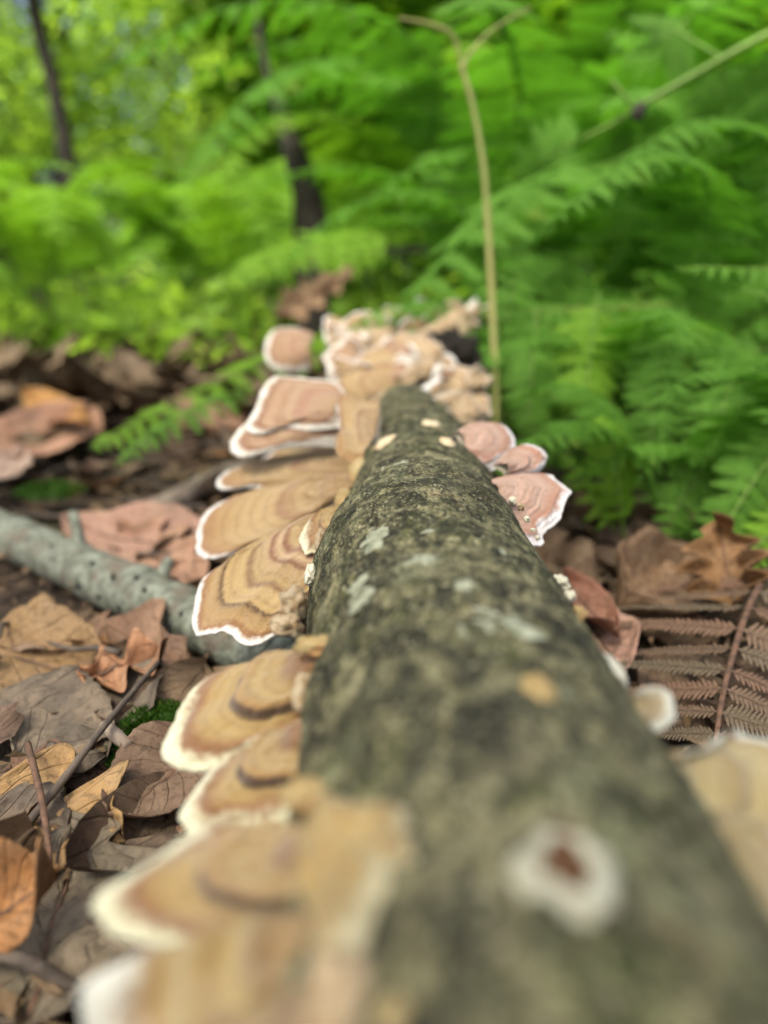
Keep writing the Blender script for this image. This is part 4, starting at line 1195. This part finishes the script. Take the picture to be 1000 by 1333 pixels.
near_frond('drooping green frond at the right edge', [
    dict(pts=[A(1010, 450, .42), A(968, 470, .41), A(940, 540, .40), A(934, 620, .40), A(944, 690, .41)], plen=0.030, pairs=13, up=(-0.3, -0.8, 0.5), seed=5),
    dict(pts=[A(1050, 540, .40), A(1000, 560, .39), A(974, 610, .385), A(960, 680, .39), A(962, 740, .40)], plen=0.028, pairs=13, up=(-0.3, -0.8, 0.5), seed=6),
    dict(pts=[A(1060, 620, .36), A(1004, 630, .36), A(960, 620, .36), A(930, 604, .365)], plen=0.020, pairs=9, up=(0, -0.5, 0.9), seed=7)])
near_frond('frond with pale lit leaflet tips at the upper right edge', [
    dict(pts=[A(1090, 330, .40), A(1040, 345, .39), A(980, 350, .39), A(920, 348, .39), A(880, 350, .40)], plen=0.020, pairs=12, up=(0, -0.35, 1), hang=0.4, kind='fern', seed=8),
    dict(pts=[A(1080, 400, .38), A(1040, 396, .375), A(1000, 384, .375), A(965, 376, .38)], plen=0.016, pairs=9, up=(0, -0.35, 1), seed=9)])
near_frond('flat frond on a thin horizontal stem right of the stalk', [
    dict(pts=[A(920, 392, .62), A(850, 398, .60), A(760, 402, .58), A(690, 404, .57), A(640, 406, .56)], plen=0.055, pairs=13, up=(0, -0.5, 0.9), hang=0.3, stipe='stipe', seed=10),
    dict(pts=[A(780, 320, .70), A(730, 350, .66), A(680, 378, .63), A(640, 400, .60)], plen=0.04, pairs=11, up=(0.2, -0.6, 0.7), seed=11)])
near_frond('low dark fronds in the shade right of the pink brackets', [
    dict(pts=[A(900, 560, .52), A(866, 600, .49), A(840, 660, .46), A(826, 720, .44)], plen=0.032, pairs=11, up=(-0.1, -0.8, 0.5), seed=12),
    dict(pts=[A(880, 640, .44), A(850, 690, .42), A(834, 740, .41)], plen=0.028, pairs=9, up=(-0.1, -0.8, 0.6), seed=13),
    dict(pts=[A(1010, 690, .42), A(950, 700, .41), A(890, 716, .40), A(846, 740, .40)], plen=0.030, pairs=11, up=(0, -0.6, 0.8), seed=14),
    dict(pts=[A(990, 470, .54), A(930, 500, .52), A(880, 540, .50), A(850, 580, .49)], plen=0.036, pairs=11, up=(0, -0.7, 0.7), seed=15),
    dict(pts=[A(940, 640, .50), A(930, 580, .49), A(916, 520, .49), A(910, 470, .50)], plen=0.03, pairs=11, up=(0, -0.9, 0.4), seed=16)])
near_frond('light green frond hanging low beside the rust orange leaf', [
    dict(pts=[A(1040, 560, .345), A(1000, 600, .335), A(960, 660, .33), A(930, 715, .33), A(915, 750, .333)], plen=0.026, pairs=13, up=(-0.3, -0.7, 0.6), seed=31),
    dict(pts=[A(960, 560, .40), A(915, 610, .385), A(880, 665, .38), A(862, 730, .38)], plen=0.026, pairs=12, up=(-0.2, -0.7, 0.6), seed=32),
    dict(pts=[A(1050, 660, .32), A(1010, 690, .315), A(975, 720, .312), A(950, 740, .312)], plen=0.018, pairs=10, up=(-0.2, -0.6, 0.8), kind='lime', seed=33)])
near_frond('pale green frond hanging between stalk and lime fern tip', [
    dict(pts=[A(780, 380, .50), A(770, 450, .47), A(764, 520, .455), A(768, 590, .45)], plen=0.034, pairs=12, up=(0.0, -0.9, 0.4), kind='lime', seed=34),
    dict(pts=[A(700, 400, .52), A(694, 470, .50), A(690, 530, .49), A(694, 580, .485)], plen=0.036, pairs=11, up=(0.0, -0.9, 0.4), seed=35),
    dict(pts=[A(880, 420, .47), A(862, 480, .445), A(850, 540, .435), A(846, 600, .43)], plen=0.030, pairs=12, up=(-0.1, -0.9, 0.4), seed=36)])
near_frond('bright green frond stretching left behind the stacked caps', [
    dict(pts=[A(480, 420, .66), A(420, 440, .61), A(340, 470, .55), A(240, 520, .49), A(160, 560, .455), A(118, 586, .44)], plen=0.045, pairs=17, up=(-0.15, -0.45, 0.9), sweep=0.5, hang=0.2, kind='lime', seed=17),
    dict(pts=[A(330, 500, .52), A(260, 530, .47), A(190, 570, .44), A(150, 606, .42)], plen=0.026, pairs=12, up=(-0.15, -0.5, 0.8), sweep=0.5, kind='fern', seed=18)])
near_frond('lime frond arching over the brown leaf heap', [
    dict(pts=[A(520, 300, 1.02), A(450, 312, .98), A(390, 320, .95), A(330, 345, .92), A(285, 378, .90)], plen=0.075, pairs=15, up=(0, -0.6, 0.8), kind='lime', seed=19)])


v_, f_, t_ = pinna_mesh('pinna', 'leaf', 1.0, 26, 0.13, True, 77)
DEADP = mesh('pinna', v_, f_, M['leaf'], attrs={'tint': t_}, uv=np.stack([0.5 + v_[:, 1] * 0.9, v_[:, 0]], -1))
base_ = on_ground(1000, 742, 0.030)
DF = empty('dead_fern', base_)
tag(DF, 'withered brown fern frond lying right of the log', 'fern')
C_, fr_ = frond_frames([base_, on_ground(975, 790, 0.030), on_ground(955, 850, 0.026), on_ground(940, 910, 0.022), on_ground(930, 980, 0.018)], 9, 0.066, (-0.2, -0.2, 1), 0.02, 0.35, 0.02, 0.16, 5)
v_, f_ = tube(C_ - np.array(base_), [0.0013, 0.0007], 7)
DR = obj('frond', mesh('frond', v_, f_, M['stalk']), DF)
for q_, (m_, l_) in enumerate(fr_):
    p_ = bpy.data.objects.new('pinna', DEADP); m2_ = m_.copy(); m2_.translation -= base_
    p_.matrix_local = m2_ @ Matrix.Scale(l_, 4); p_.color = (0.235 + 0.04 * math.sin(q_ * 2.1), 0.150, 0.115, 1)
    link(p_, DR)


def stalk_thing(label, pts, rad, mk, branches=(), name='fern_stalk', group=None, dark_spot=None):
    base = Vector(pts[0])
    v, f = tube(catmull([tuple(p) for p in pts], 50) - np.array(base), rad, 10)
    o = obj(name, mesh(name, v, f, M[mk]), None, base)
    tag(o, label, 'fern stalk', group)
    for (bp_, br) in branches:
        v, f = tube(catmull([tuple(p) for p in bp_], 24) - np.array(base), br, 8)
        obj('side_stem', mesh('side_stem', v, f, M[mk]), o)
    if dark_spot:
        P, r = dark_spot
        vs = []
        for i in range(12):
            th = math.pi * i / 11
            for j in range(14):
                ph = 2 * math.pi * j / 14
                d = Vector((math.sin(th) * math.cos(ph), math.sin(th) * math.sin(ph), math.cos(th)))
                k = 1 + 0.3 * mnoise.noise(d * 2)
                vs.append(tuple(P - base + Vector((d.x * r * k, d.y * r * k * 0.8, d.z * r * k * 1.3))))
        obj('dark_spot', mesh('dark_spot', vs, grid_faces(12, 14, wrap=True), M['pit']), o)  # dark rounded body at the black spot on the stem
    return o


stalk_thing('pale yellow bare fern stalk standing upright behind the log', [A(646, 560, .50), A(645, 500, .50), A(642, 420, .50), A(637, 320, .495), A(630, 220, .49), A(616, 140, .485), A(600, 84, .48)],
            [0.0022, 0.0025, 0.0024, 0.0021, 0.0016], 'stipe',
            [([A(602, 90, .48), A(612, 70, .48), A(640, 40, .485), A(690, 10, .49)], [0.0016, 0.0008]),
             ([A(601, 86, .48), A(590, 48, .475), A(560, 32, .47), A(520, 24, .465)], [0.0012, 0.0018, 0.0008])])
stalk_thing('yellow green fern stem crossing the upper right corner', [A(760, 180, .58), A(800, 160, .565), A(836, 136, .55), A(900, 100, .535), A(960, 66, .52), A(1030, 30, .51)],
            [0.0016, 0.0022, 0.0026, 0.0030], 'stipe_green',
            [([A(826, 142, .555), A(812, 124, .55), A(796, 104, .55)], [0.0017, 0.0014]), ([A(940, 76, .525), A(914, 60, .53), A(880, 38, .54)], [0.0012, 0.0007])], dark_spot=(A(832, 146, .54), 0.0052))
# leafy parts hanging from that stem
near_frond('green fronds hanging under the upper right stem', [
    dict(pts=[A(836, 138, .56), A(830, 190, .58), A(820, 260, .60), A(810, 330, .62)], plen=0.06, pairs=12, up=(0, -0.9, 0.3), seed=21),
    dict(pts=[A(940, 76, .54), A(946, 150, .56), A(950, 230, .58), A(956, 300, .60)], plen=0.06, pairs=13, up=(0, -0.9, 0.3), seed=22),
    dict(pts=[A(760, 180, .60), A(720, 200, .62), A(680, 240, .65), A(660, 290, .68)], plen=0.05, pairs=11, up=(0, -0.9, 0.3), seed=23),
    dict(pts=[A(1010, 40, .50), A(1010, 120, .52), A(1004, 200, .54), A(1000, 280, .55)], plen=0.05, pairs=12, up=(0, -0.9, 0.3), seed=24),
    dict(pts=[A(900, 20, .62), A(870, 50, .62), A(840, 60, .64), A(790, 40, .66)], plen=0.05, pairs=11, up=(0, -0.9, 0.3), seed=25)])


# whole fern plants further back
def far_frond_mesh(mt, L, seed, plen=0.12, pairs=24, rich=False):
    r = random.Random(seed)
    h = L * r.uniform(0.50, 0.62)
    pts = [Vector((0, 0, 0)), Vector((L * 0.18, 0, h * 0.62)), Vector((L * 0.42, 0.01, h * 0.98)), Vector((L * 0.72, 0.0, h * 0.92)), Vector((L * 0.98, 0.0, h * 0.60))]
    C, fr = frond_frames(pts, pairs, plen, (0, 0, 1), 0.26, 0.06, 0.3, 0.25, seed)
    v, f = tube(C, [0.0032, 0.0012], 5, cap=False)
    V = [v]; F = [tuple(x) for x in f]; T = [0.9] * len(v); off = len(v)
    for k, (m, l) in enumerate(fr):
        pv, pf, pt = pinna_mesh('p', mt, 1.0, 13, 0.22, rich, k % 4)
        m3 = np.array(m.to_3x3()) * l
        V.append(pv @ m3.T + np.array(m.translation)); F += [tuple(i + off for i in q) for q in pf]; T += [0.6 * x + 0.3 * r.random() for x in pt]; off += len(pv)
    return mesh('frond', np.concatenate(V), F, M[mt], attrs={'tint': T})


FF = {('fern', k): far_frond_mesh('fern', 0.62, 100 + k) for k in range(3)}
FF.update({('fern_lime', k): far_frond_mesh('fern_lime', 0.58, 110 + k) for k in range(3)})


def place_words(x, y):
    v = Vector((x, y, 0.3)) - CO
    px = 500 + FPX * v.x / max(0.1, v.dot(FW))
    for lim, wd in ((0, 'beyond the left frame edge'), (150, 'beside the slim dark trunk'), (330, 'left of the leaning trunk base'), (470, 'behind the leaning trunk base'), (600, 'left of the pale stalk'),
                    (720, 'right of the pale stalk'), (860, 'below the crossing green stem'), (1000, 'near the right frame edge')):
        if px < lim: return wd
    return 'beyond the right frame edge'


def fern_plant(x, y, n, s, key, label, group, seed):
    r = random.Random(seed)
    R = empty('fern_plant', (x, y, 0)); tag(R, label + ', ' + place_words(x, y), 'fern', group)
    for k in range(n):
        o = bpy.data.objects.new('frond', FF[key, k % 3]); link(o, R)
        o.rotation_euler = (r.gauss(0, .08), r.uniform(-0.35, 0.25), k * 6.283 / n + r.uniform(-.4, .4))
        q = s * r.uniform(0.8, 1.2); o.scale = (q, q, q * r.uniform(0.9, 1.25))
    return R


random.seed(11)
k = 0
for (x, y, s, key) in [(0.50, 0.95, 0.95, 'fern'), (0.82, 1.05, 1.1, 'fern'), (0.22, 1.25, 1.0, 'fern'), (0.60, 1.45, 1.2, 'fern'), (1.00, 1.50, 1.25, 'fern'), (0.30, 1.75, 1.3, 'fern'), (0.85, 1.95, 1.4, 'fern'),
                       (1.35, 2.0, 1.4, 'fern'), (0.05, 1.70, 1.0, 'fern_lime'), (0.50, 2.4, 1.5, 'fern'), (1.2, 2.6, 1.6, 'fern')]:
    fern_plant(x, y, 8, s, key, ('fern clump in the nearer rows behind the log' if y < 1.6 else 'tall fern clump in the farther rows'), 'fern clumps at right', 200 + k); k += 1
for (x, y, s) in [(-0.62, 1.35, 0.75), (-0.30, 1.55, 0.8), (-0.95, 1.6, 0.9), (-0.55, 1.95, 1.0), (-1.3, 2.0, 1.0), (-0.15, 2.1, 1.0), (-0.9, 2.4, 1.1), (-1.6, 2.6, 1.2), (-0.45, 2.7, 1.2), (0.0, 2.9, 1.3)]:
    fern_plant(x, y, 8, s, 'fern_lime', ('yellow green fern clump nearest the litter' if y < 1.8 else 'yellow green fern clump farther back'), 'fern clumps at left', 200 + k); k += 1


random.seed(41)
for (x, y, sc_) in [(0.24, 0.62, .42), (0.36, 0.70, .5), (0.20, 0.82, .5), (0.52, 0.78, .6), (0.34, 0.92, .6), (0.14, 1.0, .55), (0.66, 0.80, .6), (0.46, 0.58, .45), (0.30, 0.50, .32), (0.42, 0.46, .34), (0.17, 0.40, .22), (0.23, 0.36, .24), (0.30, 0.40, .28), (0.16, 0.52, .28), (0.34, 0.33, .24), (0.24, 0.44, .26), (0.12, 0.62, .30)]:
    fern_plant(x, y, 7, sc_, 'fern', ('small low fern close behind the pink brackets' if y < 0.6 else 'low fern clump behind the log'), 'low ferns at right', 300 + k); k += 1


def undergrowth():
    r = np.random.default_rng(9)
    V, F, T = [], [], []
    c = 0
    while c < 15000:
        y = 1.0 + 5.0 * r.random() ** 1.5
        x = (r.random() * 2 - 1) * (0.8 * y)
        d = mnoise.noise(Vector((x * 1.6, y * 1.6, 3))) + 0.35 * min(1, (y - 1.2) / 0.8)
        if d < r.random() * 0.5 - 0.05: continue
        h = abs(r.normal(0, 0.10)) * min(1, 0.35 + y * 0.25) + 0.02
        L = r.uniform(0.025, 0.075) * (0.7 + 0.12 * y)
        a = r.random() * 6.283
        dd = np.array([math.cos(a), math.sin(a), r.normal(0.15, .4)]); dd /= np.linalg.norm(dd)
        sd_ = np.cross(dd, [r.normal(0, .4), r.normal(0, .4), 1]); sd_ /= np.linalg.norm(sd_)
        w_ = L * r.uniform(0.10, 0.32); p = np.array([x, y, h]); o = len(V)
        V += [p, p + dd * L * .45 + sd_ * w_, p + dd * L, p + dd * L * .45 - sd_ * w_]
        F += [(o, o + 1, o + 2), (o, o + 2, o + 3)]; T += [float(np.clip(0.45 + d * 0.4 + r.normal(0, .2), 0, 1))] * 4
        c += 1
    o = obj('undergrowth', mesh('undergrowth', V, np.array(F), M['foliage_lime'], smooth=False, attrs={'tint': T}))
    tag(o, 'low green ground cover of small leaves under the ferns further back', 'ground cover', None, 'stuff')


undergrowth()

# ------------------------------------------------------------------ shrubs and saplings
def foliage_mesh(mt, rx, rz, n, leaf, seed, z0=0.15, clumps=26):
    r = np.random.default_rng(seed)
    cl = []
    while len(cl) < clumps:
        p = r.uniform(-1, 1, 3)
        if np.linalg.norm(p) < 1: cl.append((p * np.array([rx, rx, rz]) + np.array([0, 0, rz + z0]), r.uniform(0.16, 0.34) * rx, r.random()))
    V, F, T = [], [], []
    for i in range(n):
        c, cr, ct = cl[r.integers(clumps)]
        p = c + r.normal(0, 0.55, 3) * cr * np.array([1, 1, 0.75])
        if p[2] < 0.02: continue
        d = r.normal(size=3); d[2] = -abs(d[2]) * 0.4; d /= np.linalg.norm(d)
        nn_ = np.array([r.normal(0, .8), r.normal(0, .8), 0.8]); s = np.cross(d, nn_); s /= np.linalg.norm(s)
        u = np.cross(s, d)
        L = leaf * r.uniform(0.6, 1.25); wd = L * 0.30
        o = len(V)
        V += [p, p + d * L * .45 + s * wd + u * wd * .25, p + d * L, p + d * L * .45 - s * wd + u * wd * .25]
        F += [(o, o + 1, o + 2), (o, o + 2, o + 3)]
        T += [min(1, max(0, 0.35 + 0.5 * (ct - 0.3) + r.normal(0, .15)))] * 4
    return mesh('foliage', V, np.array(F), M[mt], smooth=False, attrs={'tint': T}), cl


def shrub_proto(mt, rx, rz, n, leaf, seed, z0, trunk_r):
    me, cl = foliage_mesh(mt, rx, rz, n, leaf, seed, z0)
    r = random.Random(seed)
    V, F, off = [], [], 0
    top = z0 + rz * 1.5
    main = [(0, 0, -0.05), (0.03 * rx, 0, top * .35), (-0.05 * rx, 0.05 * rx, top * .7), (0.02, 0, top)]
    v, f = tube(catmull(main, 20), [trunk_r, trunk_r * 0.35], 8); V.append(v); F += f; off += len(v)
    for (c, cr, _) in cl[:14]:
        z = max(0.05, min(top * 0.85, c[2] * r.uniform(0.45, 0.8)))
        v, f = tube(catmull([(0, 0, z), (c[0] * .5, c[1] * .5, z + (c[2] - z) * .65), tuple(c)], 10), [trunk_r * 0.4, trunk_r * 0.12], 5)
        V.append(v); F += [tuple(i + off for i in q) for q in f]; off += len(v)
    return me, mesh('stem', np.concatenate(V), F, M['dark_bark'])


SH = {'green': [shrub_proto('foliage', 0.55, 0.75, 5200, 0.075, 301 + i, 0.10, 0.018) for i in range(3)],
      'lime': [shrub_proto('foliage_lime', 0.55, 0.75, 4400, 0.075, 311 + i, 0.10, 0.018) for i in range(3)]}
TR = {'green': [shrub_proto('foliage', 1.3, 1.9, 9000, 0.11, 321 + i, 0.5, 0.05) for i in range(2)],
      'lime': [shrub_proto('foliage_lime', 1.3, 1.9, 3000, 0.11, 331 + i, 0.5, 0.05) for i in range(2)]}


def plant(name, protos, x, y, s, rot, label, cat, group, k):
    R = empty(name, (x, y, 0)); tag(R, label + ', ' + place_words(x, y), cat, group)
    fm, sm = protos[k % len(protos)]
    a = link(bpy.data.objects.new('foliage', fm), R); b = link(bpy.data.objects.new('trunk' if name == 'tree' else 'stem', sm), R)
    R.rotation_euler = (0, 0, rot); R.scale = (s, s, s)


random.seed(17)
spots = []
for y, n in ((2.6, 5), (3.4, 6), (4.3, 7)):
    for i in range(n):
        x = (-0.70 + 1.4 * (i + 0.5) / n) * y + random.uniform(-.2, .2)
        spots.append((x, y + random.uniform(-.3, .3)))
for k, (x, y) in enumerate(spots):
    lime = x < -0.12 * y
    if -0.28 * y < x < -0.12 * y and y < 3: continue
    if lime and (k % 2 or x < -0.3 * y): continue
    plant('shrub', SH['lime' if lime else 'green'], x, y, random.uniform(0.75, 1.15), random.uniform(0, 6.28),
          ('light yellow green ' if lime else 'deep green ') + ('shrub close behind the ferns' if y < 3 else 'blurred shrub' if y < 4 else 'distant blurred shrub'), 'shrub', 'blurred understorey shrubs', k)
k = 0
for y, n in ((5.6, 6), (7.5, 7), (10.0, 7), (13.5, 8)):
    for i in range(n):
        x = (-0.72 + 1.44 * (i + 0.5) / n) * y + random.uniform(-.4, .4)
        lime = x < 0.0 * y
        if lime and y < 6 and x < -0.15 * y: continue
        plant('tree', TR['lime' if lime else 'green'], x, y + random.uniform(-.6, .6), random.uniform(0.85, 1.15) * (1 + (y - 6) * 0.07), random.uniform(0, 6.28),
              ('pale green ' if lime else 'deep green ') + ('young tree' if y < 7 else 'farther young tree' if y < 11 else 'farthest young tree'), 'tree', 'young trees far back', k); k += 1


def tree_trunk(label, pts, rad, crown, seed):
    base = Vector(pts[0])
    R = empty('tree', base); tag(R, label, 'tree')
    v, f = tube(catmull([tuple(p) for p in pts], 40) - np.array(base), rad, 14, True, 0.12, seed)
    obj('trunk', mesh('trunk', v, f, M['dark_bark']), R)
    top = Vector(pts[-1]) - base
    me, cl = foliage_mesh(crown, 0.9, 0.7, 3000, 0.10, seed, 0.0)
    c = obj('crown', me, R); c.location = (top.x, top.y, top.z - 0.5)
    for q, (cc, _, _) in enumerate(cl[:7]):
        t = 0.55 + 0.06 * q
        p0 = Vector(pts[0]).lerp(Vector(pts[-1]), t) - base
        v, f = tube(catmull([tuple(p0), tuple(p0.lerp(Vector(cc) + top - Vector((0, 0, .5)), .5) + Vector((0, 0, .06))), tuple(Vector(cc) + top - Vector((0, 0, .5)))], 10), [rad[-1] * .5, rad[-1] * .2], 6)
        obj('limb', mesh('limb', v, f, M['dark_bark']), R)


g = on_ground(110, 420, 0)
tree_trunk('slim dark tree trunk leaning left at the top left', [at(120, 430, 2.3), at(96, 260, 2.3), at(74, 130, 2.28), at(44, 10, 2.26), at(14, -160, 2.26), at(0, -420, 2.26)], [0.028, 0.025, 0.022, 0.02], 'foliage_lime', 401)
tree_trunk('dark leaning trunk base behind the lime frond, left of centre', [at(410, 460, 1.25), at(404, 300, 1.25), at(396, 240, 1.26), at(372, 165, 1.3), at(340, 60, 1.36), at(320, -120, 1.45), at(310, -360, 1.6)], [0.032, 0.030, 0.024, 0.007, 0.004, 0.003], 'foliage', 402)
stick('dark fallen stick leaning at the left frame edge', [at(-70, 270, 1.5), at(-10, 320, 1.5), at(30, 368, 1.5), at(74, 408, 1.5)], [0.018, 0.020, 0.018], 'dark_bark', 'stick', 'stick', sides=12, wig=0.01)
stick('thin dead twig lying across the ferns beyond the far cluster', [at(420, 330, 1.1), at(480, 328, 1.1), at(560, 326, 1.12)], [0.006, 0.005], 'dark_bark', 'twig', 'twig', sides=8)


# unseen tree added to shade the log, behind and left of the viewer
def added_shade_tree():
    cx, cy, h = -1.25, -1.60, 3.0
    R = empty('tree', (cx - 0.5, cy - 0.9, 0)); tag(R, 'unseen tree added behind the viewer to shade the log', 'tree')
    me, cl = foliage_mesh('foliage', 1.15, 0.75, 3300, 0.10, 555, 0.0, clumps=34)
    c = obj('crown', me, R); c.location = (0.5, 0.9, h - 0.75)
    v, f = tube(catmull([(0, 0, -0.1), (0.05, 0.05, 1.2), (0.25, 0.4, 2.4), (0.5, 0.9, h + 0.3)], 30), [0.09, 0.06, 0.03], 12, True, 0.12, 3)
    obj('trunk', mesh('trunk', v, f, M['dark_bark']), R)
    for q, (cc, _, _) in enumerate(cl[:12]):
        e = Vector(cc) + Vector((0.5, 0.9, h - 0.75)); st = Vector((0.15, 0.25, 1.6 + 0.08 * q))
        v, f = tube(catmull([tuple(st), tuple(st.lerp(e, .5) + Vector((0, 0, .1))), tuple(e)], 10), [0.025, 0.008], 6)
        obj('limb', mesh('limb', v, f, M['dark_bark']), R)


added_shade_tree()
